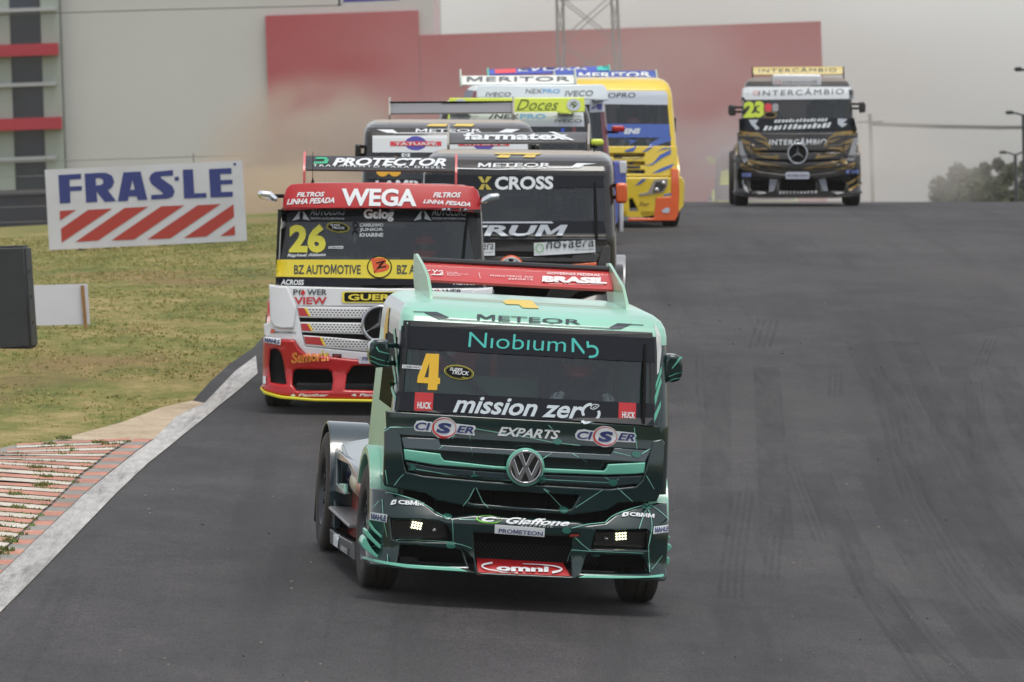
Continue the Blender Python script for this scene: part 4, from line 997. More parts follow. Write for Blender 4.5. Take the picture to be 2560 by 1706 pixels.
    T.plate('splitter_lip', T4.xz(d3([(690, 1020), (720, 1008), (1170, 1045), (1790, 1075), (1910, 1125), (1180, 1085), (700, 1036)]), -.12), lambda x, z: bump_y(x, z) - .03, .05, P['canard'], bev=.004)
    T.plate('splitter_lip', T4.xz(d4([(1110, 1098), (1190, 1066), (1960, 1092), (2180, 1078), (2184, 1100), (2150, 1112), (1500, 1108)]), -.12), lambda x, z: bump_y(x, z) - .03, .05, P['canard'], bev=.004)
    running_gear(T, P['fender'], (P['skirt'], P['arch']), fr=(1.05, .28), rr=(1.06, .32), sides=False)
    interior(T, 1.52, .46, P.get('inter', inter))
    # flank between the wheels: fairing frame, service panel, drums, skirt (read off the leading truck's right flank)
    for sg in (-1, 1):
        for nm, pts, x, th, m in FLANK: T.flank(nm, pts, sg * x, th, P[m])
        for y0, y1, z, r, m in ((2.62, 3.15, .70, .13, 'tank'), (2.05, 2.60, .70, .13, 'tank2')):
            bm = bmesh.new(); lathe_bm(bm, [(0, .001), (0, r * .9), (.02, r), (y1 - y0 - .02, r), (y1 - y0, r * .9), (y1 - y0, .001)], (0, 0, 0), 24); bmesh.ops.recalc_face_normals(bm, faces=bm.faces)
            for v in bm.verts: v.co = Vector((sg * 1.0 + v.co.y, y0 + v.co.x, z + v.co.z))
            link('air_tank', mesh_of(bm), P[m], T.root)
        bm = bmesh.new(); q = [(sg * .90, 3.95, 1.0), (sg * 1.14, 3.92, .95), (sg * 1.14, 2.75, .80), (sg * .90, 2.2, .98)]; vs = [bm.verts.new(p) for p in q] + [bm.verts.new((x, y, z - .05)) for x, y, z in q]
        for f in ((0, 1, 2, 3), (7, 6, 5, 4), (0, 4, 5, 1), (1, 5, 6, 2), (2, 6, 7, 3), (3, 7, 4, 0)): bm.faces.new([vs[i] for i in f])
        bmesh.ops.recalc_face_normals(bm, faces=bm.faces); bmesh.ops.bevel(bm, geom=bm.edges[:], offset=.015, segments=2, affect='EDGES'); T.add(link('side_fairing', mesh_of(bm), P['fairing'], T.root))
        x0, x1 = sorted((sg * 1.0, sg * 1.22)); box('skirt_top', x0, x1, 2.1, 3.85, .395, .425, silver, T.root, .01)
        x0, x1 = sorted((sg * .70, sg * .80)); box('side_tank', x0, x1, 2.0, 3.9, .42, .95, black, T.root, .02)
        x0, x1 = sorted((sg * .86, sg * 1.21)); box('mud_flap', x0, x1, 5.07, 5.11, .18, .60, black, T.root, .008)

cS = crop(760, 1080, .2551)
FLANK = [('fairing_frame', T4.yz(cS([(278, 150), (300, 150), (445, 285), (540, 440), (545, 480), (520, 500), (450, 330), (318, 262), (316, 500), (400, 606), (390, 616), (285, 580), (266, 560)]), -1.17), 1.17, .05, 'fender'),
         ('fairing_tip', T4.yz(cS([(316, 506), (395, 508), (398, 606)]), -1.16), 1.16, .03, 'arch'),
         ('service_panel', T4.yz(cS([(405, 300), (450, 300), (505, 420), (520, 640), (500, 1045), (375, 960), (375, 800), (400, 620)]), -1.02), 1.02, .04, 'panel'),
         ('fender_post', T4.yz(cS([(266, 560), (292, 580), (292, 940), (262, 930), (255, 760)]), -1.17), 1.17, .05, 'fender'),
         ('step_box', T4.yz(cS([(292, 610), (348, 615), (372, 800), (372, 945), (300, 935)]), -1.10), 1.10, .2, 'stepbox'),
         ('side_skirt', T4.yz(cS([(252, 950), (300, 990), (470, 1085), (470, 1245), (255, 1095)]), -1.22), 1.22, .05, 'skirt')]
P4 = dict(side_top=dgreen, roof=mint, brow=mint, hood=dgreen, pillar=dgreen, side=mint, slat=dgreen_sheen, bar=mintd, bumper=dgreen, split=redv, canard=mintd, fender=dgreen_sheen, skirt=M('skirt_slate', (40, 46, 50), .4, coat=.3), arch=mint, tank=M('tank_cream', (196, 184, 156), .3, .2), tank2=M('tank_rust', (176, 92, 62), .3, .2), panel=M('panel_red', (150, 44, 36), .4, coat=.3), fairing=M('fairing_sunlit', (150, 158, 160), .35, coat=.5), stepbox=black, chrome=chrome)  # the fairing's pale grey paints in its sunlit top face
meteor(T4, P4)
red_wing = M('wing_red', (190, 44, 46), .35, coat=.4, dust=.08)
w4 = wing(T4, [cA(640, 34), cA(1820, 92), cA(1846, 207), cA(690, 146)], 2.25, 1.85, red_wing,
     lambda T, s, a, b, rz, x: endplate(T, [(.98, 2.315), (1.05, 2.40), (1.35, 2.52), (1.75, a.z - .02 if s > 0 else a.z), (2.30, a.z + .06), (2.42, a.z + .05), (2.36, a.z - .12), (2.2, 2.36), (1.7, 2.345)], x, M('end_plate_mint', (140, 186, 160), .35, coat=.4, dust=.12)))
bm = bmesh.new(); a, b = T4.on(*cA(640, 34), 2.25), T4.on(*cA(1820, 92), 2.25); tube_bm(bm, [a + Vector((0, -.01, .012)), b + Vector((0, -.01, .012))], .026, 8); link('wing_lip', mesh_of(bm), blackg, w4)
mirror(T4, cA([(352, 575), (358, 540), (385, 516), (430, 514), (470, 525), (478, 590), (472, 668), (440, 684), (395, 688), (362, 665), (350, 620)]), .42, dgreen, (-1.08, (-.08, .06)), thick=.2, armm=dgreen)
mirror(T4, cA([(2160, 650), (2168, 620), (2190, 606), (2235, 608), (2268, 622), (2275, 680), (2268, 740), (2250, 768), (2210, 778), (2175, 770), (2150, 740), (2158, 700)]), .42, dgreen, (1.08, (-.07, .05)), thick=.2, armm=dgreen)

m4 = M('vinyl_stripe_mint', (92, 172, 146), .35)
for q in (cA(stroke([(375, 528), (410, 585), (470, 600)], 10, 4)), cA(stroke([(356, 612), (400, 632), (468, 650)], 4)), cA(stroke([(362, 640), (410, 664), (470, 672)], 4)), cA(stroke([(2262, 620), (2230, 660), (2205, 690)], 14, 6)), cA(stroke([(2272, 712), (2230, 722), (2185, 740)], 4)), cA(stroke([(2262, 745), (2225, 752), (2190, 764)], 4))): T4.poly(q, m4, 0, name='mirror_stripe', maxdy=.2)
def meteor_brow(T, L, mk, txtm, ppx):
    """model lettering and arrow marks above the windscreen; ppx maps the leading truck's crop to this truck"""
    T.txt('METEOR', ppx(1010, 392), ppx(1648, 425), ppx(1012, 362), txtm, .012)
    for q in ([(676, 345), (765, 347), (842, 380), (770, 386), (735, 372)], [(1818, 442), (1872, 416), (1962, 421), (1890, 450), (1850, 450)], stroke([(770, 388), (1850, 449)], 5), stroke([(620, 345), (690, 347)], 4), stroke([(1950, 423), (2030, 427)], 4)):
        T.poly(ppx(q), mk, name='arrow_mark')
o = T4.poly(cS([(296, 1000), (352, 1015), (336, 1138), (294, 1108)]), wvinyl, 0, name='skirt_sticker', maxdy=3); T4.txt('EMBREEX', cS(368, 1160), cS(440, 1205), cS(372, 1105), wvinyl, .01, 0, 1); T4.txt('CISER', cS(408, 500), cS(488, 560), cS(425, 330), wvinyl, .05, 0, 0); T4.txt('CISER', cS(410, 495), cS(486, 555), cS(427, 335), navy, .01, 0, 1)
# ---- lettering and livery of the leading truck
dk = M('vinyl_dark_slate', (40, 52, 60), .45)
meteor_brow(T4, None, dk, dk, cA)
T4.poly(cA([(1165, 281), (1205, 271), (1345, 276), (1392, 326), (1290, 322), (1268, 302), (1190, 300)]), M('vinyl_roof_yellow', (214, 186, 90), .5), name='roof_number', maxdy=2)
seal = M('rubber_seal', (17, 19, 22), .5)
for q in ([(566, 398), (2084, 474), (2088, 512), (562, 436)], [(562, 430), (590, 432), (585, 570), (560, 840), (600, 842), (600, 960), (518, 956), (536, 830), (548, 566)], [(2070, 506), (2096, 510), (2102, 660), (2094, 1046), (2040, 1042), (2072, 900)]): T4.poly(cA(q), seal, 1, name='windscreen_seal')
T4.poly(cA([(556, 430), (2092, 508), (2098, 656), (546, 568)]), bvinyl, 2, name='sun_strip')
T4.poly(cA([(528, 832), (2096, 908), (2092, 1046), (512, 956)]), bvinyl, 2, name='lower_strip')
T4.txt('Nıobıum', cA(957, 562), cA(1551, 592), cA(965, 470), tealv, -.006, 0, 3)
for q in (stroke([(1597, 592), (1597, 512)], 15), [(1588, 508), (1604, 506), (1668, 588), (1666, 606), (1656, 598)], stroke([(1686, 526), (1690, 566)], 15), stroke([(1683, 560), (1712, 556), (1735, 564), (1746, 582), (1744, 604), (1728, 618), (1694, 622)], 14)):
    T4.poly(cA(q), tealv, 3, name='lettering')
grey_l = M('vinyl_silver_white', (196, 206, 212), .45)
T4.txt('mission zer', cA(862, 962), cA(1650, 1004), cA(880, 858), grey_l, .022, .22, 3)
for q in (stroke([(1662, 982), (1656, 955), (1668, 930), (1694, 914), (1712, 914)], 17), stroke([(1753, 952), (1757, 972), (1748, 995), (1728, 1012), (1696, 1020)], 17), [(1655, 1008), (1698, 1004), (1706, 1014), (1700, 1030), (1660, 1030), (1656, 1022)], stroke([(1648, 1013), (1662, 1013)], 5), stroke([(1648, 1024), (1662, 1025)], 5),
          stroke([(1704, 936), (1715, 917), (1735, 913), (1756, 919), (1740, 936), (1718, 942), (1704, 936)], 5), stroke([(1718, 934), (1742, 922)], 4)):
    T4.poly(cA(q), grey_l, 3, name='plug_emblem')
for q, t in (([(632, 838), (745, 843), (738, 958), (625, 950)], [(645, 938), (729, 943), (648, 897)]), ([(1877, 900), (1983, 905), (1980, 1019), (1874, 1011)], [(1896, 996), (1975, 1001), (1898, 957)])):
    o = T4.poly(cA(q), redv, 3, name='square_sticker'); T4.txt('HUCK', *cA(t), wvinyl, .03, 0, 4, parent=o)
T4.poly(g5([(590, 874), (705, 878), (696, 1090), (714, 1091), (711, 1146), (691, 1146), (686, 1200), (603, 1198), (606, 1140), (509, 1135), (513, 1084)]), yel, 3, holes=[g5([(611, 1087), (618, 955), (574, 1085)])], name='race_number')
def oval_sticker(T, f, c, rx_, ry_, rot, t1, t2, t3, lay=3):
    o = T.poly(f(ell(*c, rx_, ry_, rot)), M('sticker_gold', (176, 168, 60), .5), lay, name='series_sticker'); T.poly(f(ell(*c, rx_ * .86, ry_ * .80, rot)), black, lay + 1, parent=o); T.poly(f(ell(*c, rx_ * .93, ry_ * .90, rot)), black, lay + 1, holes=[f(ell(*c, rx_ * .89, ry_ * .85, rot))], parent=o)
    T.txt('SUPER', *f(t1), wvinyl, .02, .15, lay + 2, parent=o); T.txt('TRUCK', *f(t2), wvinyl, .02, .15, lay + 2, parent=o); T.txt('PRO', *f(t3), M('sticker_gold', None), .01, .1, lay + 2, parent=o)
oval_sticker(T4, cA, (900, 716), 92, 44, 9, [(843, 706), (922, 712), (846, 687)], [(855, 728), (958, 737), (860, 704)], [(916, 756), (955, 760), (918, 745)])
o = T4.poly(cA([(562, 669), (672, 678), (671, 699), (560, 691)]), wvinyl, 3, name='name_sticker'); T4.txt('CAMILINHO', *cA([(565, 687), (668, 695), (567, 672)]), dk, .02, .1, 4, parent=o)
def ciser(T, f, c1_, c2_, cc, rr, er, lay=0):
    w = T.poly(f(ell(*cc, rr[0] * 1.06, rr[1] * 1.10, 3)), wvinyl, lay + 1, name='sponsor_sticker')
    T.poly(f(c1_), wvinyl, lay, parent=w); T.poly(f(er), wvinyl, lay, parent=w)
    T.poly(f(ell(*cc, rr[0], rr[1] * 1.02, 3)), redv, lay + 2, holes=[f(ell(cc[0] + rr[0] * .05, cc[1] - rr[1] * .04, rr[0] * .90, rr[1] * .90, 3))], parent=w)
    return w
w = ciser(T4, d1, [(1305, 330), (1340, 270), (1420, 262), (1480, 280), (1540, 282), (1520, 412), (1440, 405), (1330, 400), (1305, 370)], None, (1690, 360), (155, 125), [(1830, 302), (2080, 330), (2098, 360), (2070, 400), (2080, 456), (1990, 450), (1830, 432)])
T4.txt('CI', *d1([(1320, 385), (1512, 398), (1325, 282)]), navy, .03, .2, 3, parent=w); T4.txt('S', *d1([(1588, 425), (1775, 440), (1596, 285)]), navy, .05, .12, 3, parent=w); T4.txt('ER', *d1([(1848, 420), (2065, 438), (1860, 325)]), navy, .03, .2, 3, parent=w)
w = ciser(T4, d2, [(1066, 420), (1100, 370), (1180, 360), (1250, 375), (1305, 378), (1290, 510), (1210, 500), (1100, 490), (1070, 460)], None, (1432, 450), (148, 117), [(1570, 382), (1800, 405), (1818, 440), (1795, 470), (1806, 524), (1700, 520), (1565, 512)])
T4.txt('CI', *d2([(1085, 480), (1275, 492), (1092, 378)]), navy, .03, .2, 3, parent=w); T4.txt('S', *d2([(1342, 512), (1520, 522), (1350, 378)]), navy, .05, .12, 3, parent=w); T4.txt('ER', *d2([(1585, 497), (1790, 510), (1600, 402)]), navy, .03, .2, 3, parent=w)
T4.txt('EXPARTS', *d2([(115, 440), (858, 486), (142, 328)]), wvinyl, .028, .2, 1)
T4.txt('CBMM', *d3([(1058, 302), (1370, 328), (1064, 248)]), wvinyl, .045, 0, 1); T4.txt('CBMM', *d4([(1728, 350), (2030, 376), (1734, 300)]), wvinyl, .045, 0, 1)
for f, q in ((d3, [[(964, 312), (985, 262), (1005, 250), (1040, 250), (1030, 300), (990, 312)], [(990, 282), (1003, 276), (1010, 262), (1015, 276), (1030, 280), (1015, 288), (1008, 300), (1003, 286)]]), (d4, [[(1635, 358), (1652, 312), (1675, 304), (1722, 306), (1712, 345), (1675, 358)], [(1662, 332), (1676, 326), (1684, 312), (1690, 326), (1704, 330), (1690, 338), (1682, 350), (1676, 336)]])):
    T4.poly(f(q[0]), wvinyl, 1, holes=[f(q[1])], name='sponsor_icon')
for f, q, t in ((d3, [(728, 396), (931, 430), (926, 522), (720, 488)], [(738, 482), (918, 510), (740, 410)]), (d4, [(2026, 480), (2198, 456), (2196, 545), (2014, 566)], [(2032, 552), (2192, 532), (2038, 490)])):
    o = T4.poly(f(q), wvinyl, 1, name='sponsor_sticker'); T4.txt('MAHLE', *f(t), navy, .04, 0, 2, parent=o)
T4.txt('Giaffone', *cB([(1182, 612), (1570, 630), (1200, 576)]), wvinyl, .03, .25, 1); T4.txt('ELECTRIC', *cB([(1280, 630), (1480, 637), (1283, 618)]), wvinyl, .0, .2, 1, spacing=1.5)
T4.poly(cB(ell(1082, 588, 78, 22, 3)), M('vinyl_lime', (110, 190, 60), .5), 1, holes=[cB(ell(1088, 586, 74, 18, 3))], name='sponsor_icon'); T4.txt('C', *cB([(1035, 602), (1125, 604), (1042, 572)]), wvinyl, .06, .25, 1)
o = T4.plate('name_plate', T4.xz(cB([(1120, 617), (1426, 640), (1423, 694), (1118, 671)]), bump_y), lambda x, z: bump_y(x, z) - .012, .012, wvinyl, bev=.002); T4.txt('PROMETEON', *cB([(1142, 667), (1412, 687), (1144, 640)]), navy, .02, 0, 1, parent=o)
T4.txt('omni', *cB([(1128, 905), (1448, 915), (1130, 872)]), wvinyl, .045, 0, 2)
for q in (stroke([(1105, 858), (1055, 868), (1042, 880), (1070, 896), (1140, 908), (1260, 922)], 12, 3), stroke([(1290, 866), (1420, 872), (1490, 880), (1528, 895), (1515, 908), (1470, 918)], 4, 14)): T4.poly(cB(q), wvinyl, 2, name='swoosh_mark')
T4.poly(d4([(990, 545), (1128, 548), (1124, 600), (985, 596)]), black, 1, name='tow_eye_slot'); T4.poly(d4(rrect(1000, 568, 1112, 592, 8)), M('tow_red', (150, 50, 44), .5), 2, name='tow_eye')
# pale network lines and nodes over the dark green paint
for f, L in ((d1, [[(930, 400), (1000, 355), (1300, 350)], [(1050, 1095), (1130, 990), (1215, 915)], [(1550, 675), (1680, 590)], [(2040, 615), (2055, 710)], [(1330, 885), (2030, 1000), (2353, 1015)], [(2070, 915), (2075, 960)], [(2095, 370), (2353, 415)], [(940, 900), (965, 1080)], [(2020, 460), (2025, 510)], [(1330, 815), (1360, 790)], [(1790, 490), (1830, 455)]]),
             (d2, [[(0, 380), (430, 450), (790, 520), (1130, 560)], [(650, 735), (780, 650)], [(1035, 660), (1215, 765)], [(1540, 640), (1750, 690)], [(1880, 665), (1990, 600)], [(700, 975), (1500, 1015)], [(1420, 940), (1490, 985)], [(1580, 985), (1640, 920)], [(0, 970), (290, 982)], [(680, 1090), (750, 1150), (900, 1310)], [(1070, 1320), (1400, 1105)], [(1590, 1085), (1770, 1245)], [(1940, 930), (2035, 1095)], [(1790, 340), (1825, 600)], [(740, 310), (790, 360)]]),
             (d3, [[(900, 165), (990, 170), (1270, 255), (1400, 320), (1530, 410), (1640, 460)], [(865, 240), (880, 480), (925, 700)], [(740, 345), (830, 260)], [(1690, 475), (1720, 500), (1735, 775)], [(1030, 745), (1140, 740), (1730, 775), (1960, 840)], [(720, 830), (880, 785)], [(1800, 490), (2010, 495)], [(1850, 320), (1920, 230), (1990, 100)], [(2010, 95), (2090, 270), (2160, 340)], [(930, 910), (935, 1025)]]),
             (d4, [[(1440, 430), (1570, 330), (1880, 228), (1990, 222), (2100, 290), (2205, 385)], [(1850, 500), (1945, 265), (2005, 460), (1965, 780), (1985, 1040)], [(1070, 610), (1150, 690), (1260, 775)], [(1030, 760), (1240, 775), (1900, 800)], [(970, 900), (1030, 765)], [(1020, 495), (1210, 455), (1440, 430)], [(680, 10), (750, 45)], [(2000, 1000), (2130, 830)]])):
    T4.poly(None, lineg, 0, many=[f(stroke(l, 9 if f in (d1,) else 8, 5)) for l in L], name='network_pattern', maxdy=.2)
nod = []
for f, c in ((d1, (1270, 860)), (d1, (2085, 990)), (d2, (850, 510)), (d2, (655, 975)), (d2, (1530, 1010)), (d2, (925, 1348)), (d2, (1815, 670)), (d3, (1660, 450)), (d3, (1700, 805)), (d4, (960, 520)), (d4, (1320, 810)), (d4, (1940, 228))):
    nod.append(f(ell(c[0], c[1], 58, 40, 8, 12)))
for q in nod: T4.poly(q, nodeg, 1, name='network_node', maxdy=.2)
# pillars and side of the leading truck
stm = M('vinyl_stripe_mint', (92, 172, 146), .35); pwhite = M('pillar_white', (196, 200, 198), .4, dust=.2)
for q in ([(300, 660), (315, 640), (340, 940), (345, 1090), (332, 1020), (318, 860)], [(280, 850), (300, 900), (322, 1050), (330, 1180), (300, 1040)], [(262, 1110), (285, 1130), (325, 1250), (328, 1310), (290, 1220)]): T4.poly(g5(q), stm, 0, name='pillar_stripe')
cR = crop(1400, 640, .2807)
T4.poly(cR([(836, 600), (868, 650), (892, 720), (900, 840), (880, 1040), (862, 1060), (862, 860), (852, 690)]), pwhite, 0, name='pillar_band')
for q in ([(840, 1260), (895, 1080), (900, 1130), (845, 1340)], [(836, 1420), (896, 1290), (892, 1350), (838, 1490)], [(850, 1150), (900, 980), (902, 1040), (850, 1200)]): T4.poly(cR(q), stm, 0, name='pillar_stripe')
T4.poly(g5([(250, 470), (268, 460), (252, 620), (250, 690), (235, 690), (230, 740), (215, 740), (218, 640)]), yel, 0, name='side_number', maxdy=2)
T4.txt('CISER', d1(430, 1060), d1(515, 1140), d1(440, 900), navy, .03, 0, 1)
wiper(T4, cR(735, 1500), cR(756, 800))
person(T4, .46, 1.52, M('suit_black', (28, 28, 32), .8), M('helmet_red', (200, 52, 40), .3, coat=.6), M('glove_grey', (200, 204, 208), .8), 'driver in red helmet and grey gloves inside the dark green truck')
# wing lettering
ww = M('vinyl_wing_white', (226, 214, 212), .5)
T4.txt('GOVERNO FEDERAL', cA(1438, 118), cA(1767, 132), cA(1440, 104), ww, .02, parent=w4); T4.txt('BRASIL', cA(1408, 166), cA(1806, 178), cA(1412, 128), ww, .07, parent=w4); T4.txt('UNIÃO E RECONSTRUÇÃO', cA(1452, 180), cA(1780, 187), cA(1453, 173), ww, .0, parent=w4)
T4.txt('MINISTÉRIO DO', cA(1092, 132), cA(1352, 142), cA(1093, 119), ww, .0, parent=w4, spacing=1.2); T4.txt('ESPORTE', cA(1204, 152), cA(1353, 157), cA(1205, 143), ww, .015, parent=w4, spacing=1.2)
T4.txt('Lei de\nIncentivo ao\nEsporte', cA(828, 127), cA(958, 131), cA(828, 102), ww, .0, parent=w4); T4.poly(cA(stroke([(1022, 108), (1030, 143)], 3)), ww, 1, parent=w4)
T4.poly(None, ww, 1, many=[cA(stroke(p, 6)) for p in ([(668, 102), (690, 90), (706, 104)], [(700, 96), (724, 92)], [(738, 90), (752, 104), (744, 120)], [(752, 104), (770, 92)], [(776, 100), (796, 96), (802, 122)], [(780, 120), (796, 108)], [(690, 118), (800, 122)])], parent=w4, name='runner_pictogram')

# ---- black and orange sister truck
TX = Truck('black and orange racing truck with orange mirror right behind the leader', 1288, 95.8, -1.2, zs=1.03)
PX = dict(rz=2.352, roof=dusty, brow=blackp, hood=blackp, pillar=blackp, side=M('side_dusty', (150, 142, 134), .6, var=.2, vscale=4), slat=blackp, bar=orange, bumper=blackp, split=orange, canard=orange, fender=silver, skirt=orange, arch=blackp, tank=silver, tank2=silver, panel=orange, fairing=silver, stepbox=black, chrome=white, led=M('led_off', (90, 92, 96), .2))
meteor(TX, PX)
wX = wing(TX, [f4(637, 520), f4(1633, 514), f4(1613, 586), f4(640, 591)], 2.15, 1.85, M('wing_dark_grey', (70, 72, 76), .35, coat=.4, dust=.15), slim_post(M('post_grey', (150, 146, 140), .5), .09))
TX.txt('farmatex', f4(735, 574), f4(1480, 574), f4(742, 522), wvinyl, .035, parent=wX); TX.poly(f4([(1345, 520), (1385, 520), (1530, 578), (1498, 580)]), wvinyl, 2, parent=wX, name='swoosh_mark')
TX.txt('METEOR', f4(840, 770), f4(1362, 768), f4(845, 740), wvinyl, .012)
for q in ([(1500, 768), (1545, 740), (1690, 742), (1600, 752), (1560, 772)], stroke([(690, 776), (1000, 782), (1520, 770)], 7), [(690, 760), (700, 772), (650, 775), (600, 745), (520, 744)]): TX.poly(f4(q), wvinyl, 0, name='arrow_mark')
TX.poly(None, M('vinyl_roof_yellow', (214, 186, 90), .5), 0, many=[f4([(970, 700), (1000, 680), (1075, 682), (1060, 702)]), f4([(1160, 698), (1180, 682), (1255, 682), (1245, 700)]), f4([(960, 668), (1300, 668), (1270, 680), (960, 676)])], name='roof_number', maxdy=2)
TX.poly(f4([(690, 785), (1740, 795), (1745, 830), (690, 822)]), seal, 1, name='windscreen_seal'); TX.poly(f4([(468, 820), (1735, 828), (1738, 912), (468, 925)]), bvinyl, 2, name='sun_strip'); TX.poly(f4([(468, 1150), (1740, 1150), (1760, 1290), (468, 1282)]), bvinyl, 2, name='lower_strip')
yx = M('vinyl_mustard', (176, 160, 60), .5)
TX.poly(None, yx, 3, many=[f4(q) for q in ([(842, 835), (870, 835), (890, 872), (884, 880), (868, 876)], [(905, 835), (940, 835), (905, 878), (894, 880), (892, 868)], [(845, 928), (868, 890), (885, 886), (890, 892), (880, 928)], [(895, 888), (910, 892), (940, 928), (905, 928), (896, 905)])], name='sponsor_icon')
TX.txt('CROSS', f4(960, 930), f4(1376, 926), f4(964, 835), wvinyl, .035, 0, 3); TX.txt('TRUM', f4(700, 1255), f4(1440, 1258), f4(740, 1176), M('vinyl_silver', (176, 182, 190), .4), .035, .0, 3)
TX.poly(f4([(860, 1156), (1365, 1154), (1380, 1168), (860, 1168)]), M('vinyl_silver', None), 3, name='swoosh_mark')
for q, t in (([(720, 1188), (1352, 1156), (1356, 1285), (724, 1320)], [(848, 1252), (1340, 1225), (852, 1170)]), ([(-130, 1200), (318, 1188), (318, 1318), (-130, 1325)], [(20, 1262), (305, 1255), (24, 1200)])):
    o = TX.plate('sponsor_sticker', TX.xz(f2(q), lambda x, z: hood_y(x, z) - .045), lambda x, z: hood_y(x, z) - .045, .008, wvinyl, bev=.001, step=.12); TX.txt('novaera', *f2(t), dk, .0, 0, 1, parent=o)
    b0 = (q[0][0] + 60, q[0][1] + 55); TX.poly(None, M('vinyl_leaf_green', (120, 180, 110), .5), 2, many=[f2(ell(b0[0] + 38 * math.cos(t_), b0[1] + 42 * math.sin(t_), 14, 7, math.degrees(t_) + 60, 10)) for t_ in np.linspace(0, 6.28, 10)[:-1]], parent=o, name='sponsor_icon')
    TX.txt('bioenergia', (f2(q[2][0] - 215, 0)[0], f2(0, q[2][1] - 14)[1]), (f2(q[2][0] - 15, 0)[0], f2(0, q[2][1] - 24)[1]), (f2(q[2][0] - 214, 0)[0], f2(0, q[2][1] - 32)[1]), dk, .0, 0, 2, parent=o)
mirror(TX, f4(rrect(1822, 880, 1905, 1024, 26)), .42, orange, (1.08, (-.05, .08)), thick=.16)
mirror(TX, [(1288 * 2 - x, y) for x, y in f4(rrect(1822, 880, 1905, 1024, 26))], .42, orange, (-1.08, (-.05, .08)), thick=.16)
wiper(TX, f4(1690, 1270), f4(1676, 880))
person(TX, .46, 1.52, M('suit_black', None), M('helmet_dark', (60, 62, 66), .3, coat=.6), M('glove_dark', (70, 72, 76), .8), 'driver in dark helmet inside the black and orange truck')
tube('antenna', [T_ := TX.on(*f4(1668, 700), 1.6), T_ + Vector((0, 0, .16))], .006, black, TX.root, 5)

# ---- dusty black sister truck with the red and blue roundels
TT = Truck('dusty black racing truck with white visor strip and plain grey roof wing', 1122, 106.5, .8, zs=1.035)
PT = dict(PX, bar=silver, split=blackp, canard=blackp, skirt=blackp, fender=blackp, side=dusty)
meteor(TT, PT)
wT = wing(TT, [f4(218, 305), f4(1088, 300), f4(1084, 372), f4(218, 380)], 2.15, 1.85, M('wing_grey_plain', (112, 114, 118), .35, coat=.3, dust=.15), slim_post(M('post_grey', None), .07))
TT.poly(f4([(214, 298), (1090, 293), (1090, 310), (214, 316)]), black, 1, parent=wT, name='wing_edge')
TT.txt('METEOR', f4(395, 518), f4(865, 518), f4(400, 496), wvinyl, .012)
for q in ([(275, 525), (235, 500), (120, 500), (190, 522)], [(985, 520), (1040, 496), (1140, 498), (1080, 520)], stroke([(240, 524), (1020, 522)], 6)): TT.poly(f4(q), wvinyl, 0, name='arrow_mark')
TT.poly(None, M('vinyl_roof_yellow', None), 0, many=[f4([(470, 476), (500, 460), (630, 460), (610, 478)]), f4([(665, 476), (690, 458), (820, 460), (800, 478)])], name='roof_number', maxdy=2)
vis = TT.poly(f4([(90, 545), (1192, 545), (1196, 662), (90, 662)]), wvinyl, 2, name='visor_strip')
for cx in (398, 882):
    TT.poly(f4(ell(cx, 598, 78, 50)), M('vinyl_violet', (78, 72, 160), .5), 3, parent=vis, name='roundel'); o = TT.poly(f4([(cx - 182, 584), (cx + 182, 584), (cx + 182, 616), (cx - 182, 616)]), M('vinyl_rose', (204, 56, 66), .5), 4, parent=vis, name='name_band'); TT.txt('TATUAPÉ', f4(cx - 150, 612), f4(cx + 150, 612), f4(cx - 150, 586), wvinyl, .02, 0, 5, parent=o)
TT.txt('88', f4(115, 835), f4(295, 835), f4(118, 690), M('vinyl_amber', (214, 160, 40), .5), .05, 0, 2, name='race_number')
TT.poly(f4([(60, 850), (440, 850), (445, 990), (60, 990)]), bvinyl, 2, name='lower_strip'); TT.txt('LAMB', f4(110, 918), f4(420, 918), f4(112, 860), wvinyl, .04, 0, 3)
o = TT.poly(f4([(298, 668), (356, 668), (356, 695), (298, 695)]), wvinyl, 3, name='small_sticker'); TT.poly(f4(ell(327, 682, 14, 11)), dk, 4, holes=[f4(ell(327, 682, 9, 7))], parent=o)
mirror(TT, f4(rrect(-36, 600, 8, 700, 16)), .42, blackp, (-1.08, (-.05, .05)), thick=.14); mirror(TT, f4(rrect(1242, 600, 1286, 700, 16)), .42, blackp, (1.08, (-.05, .05)), thick=.14)
person(TT, .46, 1.52, M('suit_black', None), M('helmet_dark', None), M('glove_dark', None), 'driver inside the dusty black truck with red and blue visor roundels')
# ---------------------------------------------------------------- trucks with the star emblem
KK = [(.80, 1.13, .16), (1.10, 1.12, .14), (1.27, 1.105, .13), (2.06, 1.05, .33), (2.16, 1.03, .38), (2.24, 1.0, .48), (2.30, .94, .64), (2.33, .86, .9), (2.34, .66, 1.15)]
T26 = Truck('white and red racing truck numbered 26 with red visor and star emblem', 948, 88.7, .3)
def front_k(x, z): return float(np.interp(z, [k[0] for k in KK], [k[2] for k in KK])) + .10 * (x / 1.11) ** 2
def nose_y(x, z):
    u = abs(x) / 1.22
    return -.02 + .07 * u ** 3 + .20 * u ** 12 + .20 * max(0, z - .75) ** 1.2
def bump26_y(x, z): return nose_y(x, z) - .05 - .10 * smooth(.45, .22, z)
CX = 1424
def half(pts, yf): return mirrored(T26.xz(e9(pts), yf))
k_nose = half([(1424, 142), (400, 116), (190, 100), (200, 330), (200, 520), (132, 545), (132, 650), (160, 692), (330, 715), (474, 722), (525, 805), (600, 880), (880, 915), (1195, 946), (1424, 958)], nose_y)
k_bump = half([(1424, 955), (1195, 946), (880, 912), (600, 876), (528, 820), (474, 722), (330, 714), (160, 692), (128, 698), (122, 900), (118, 1225), (100, 1240), (150, 1290), (330, 1342), (700, 1374), (1424, 1384)], bump26_y)
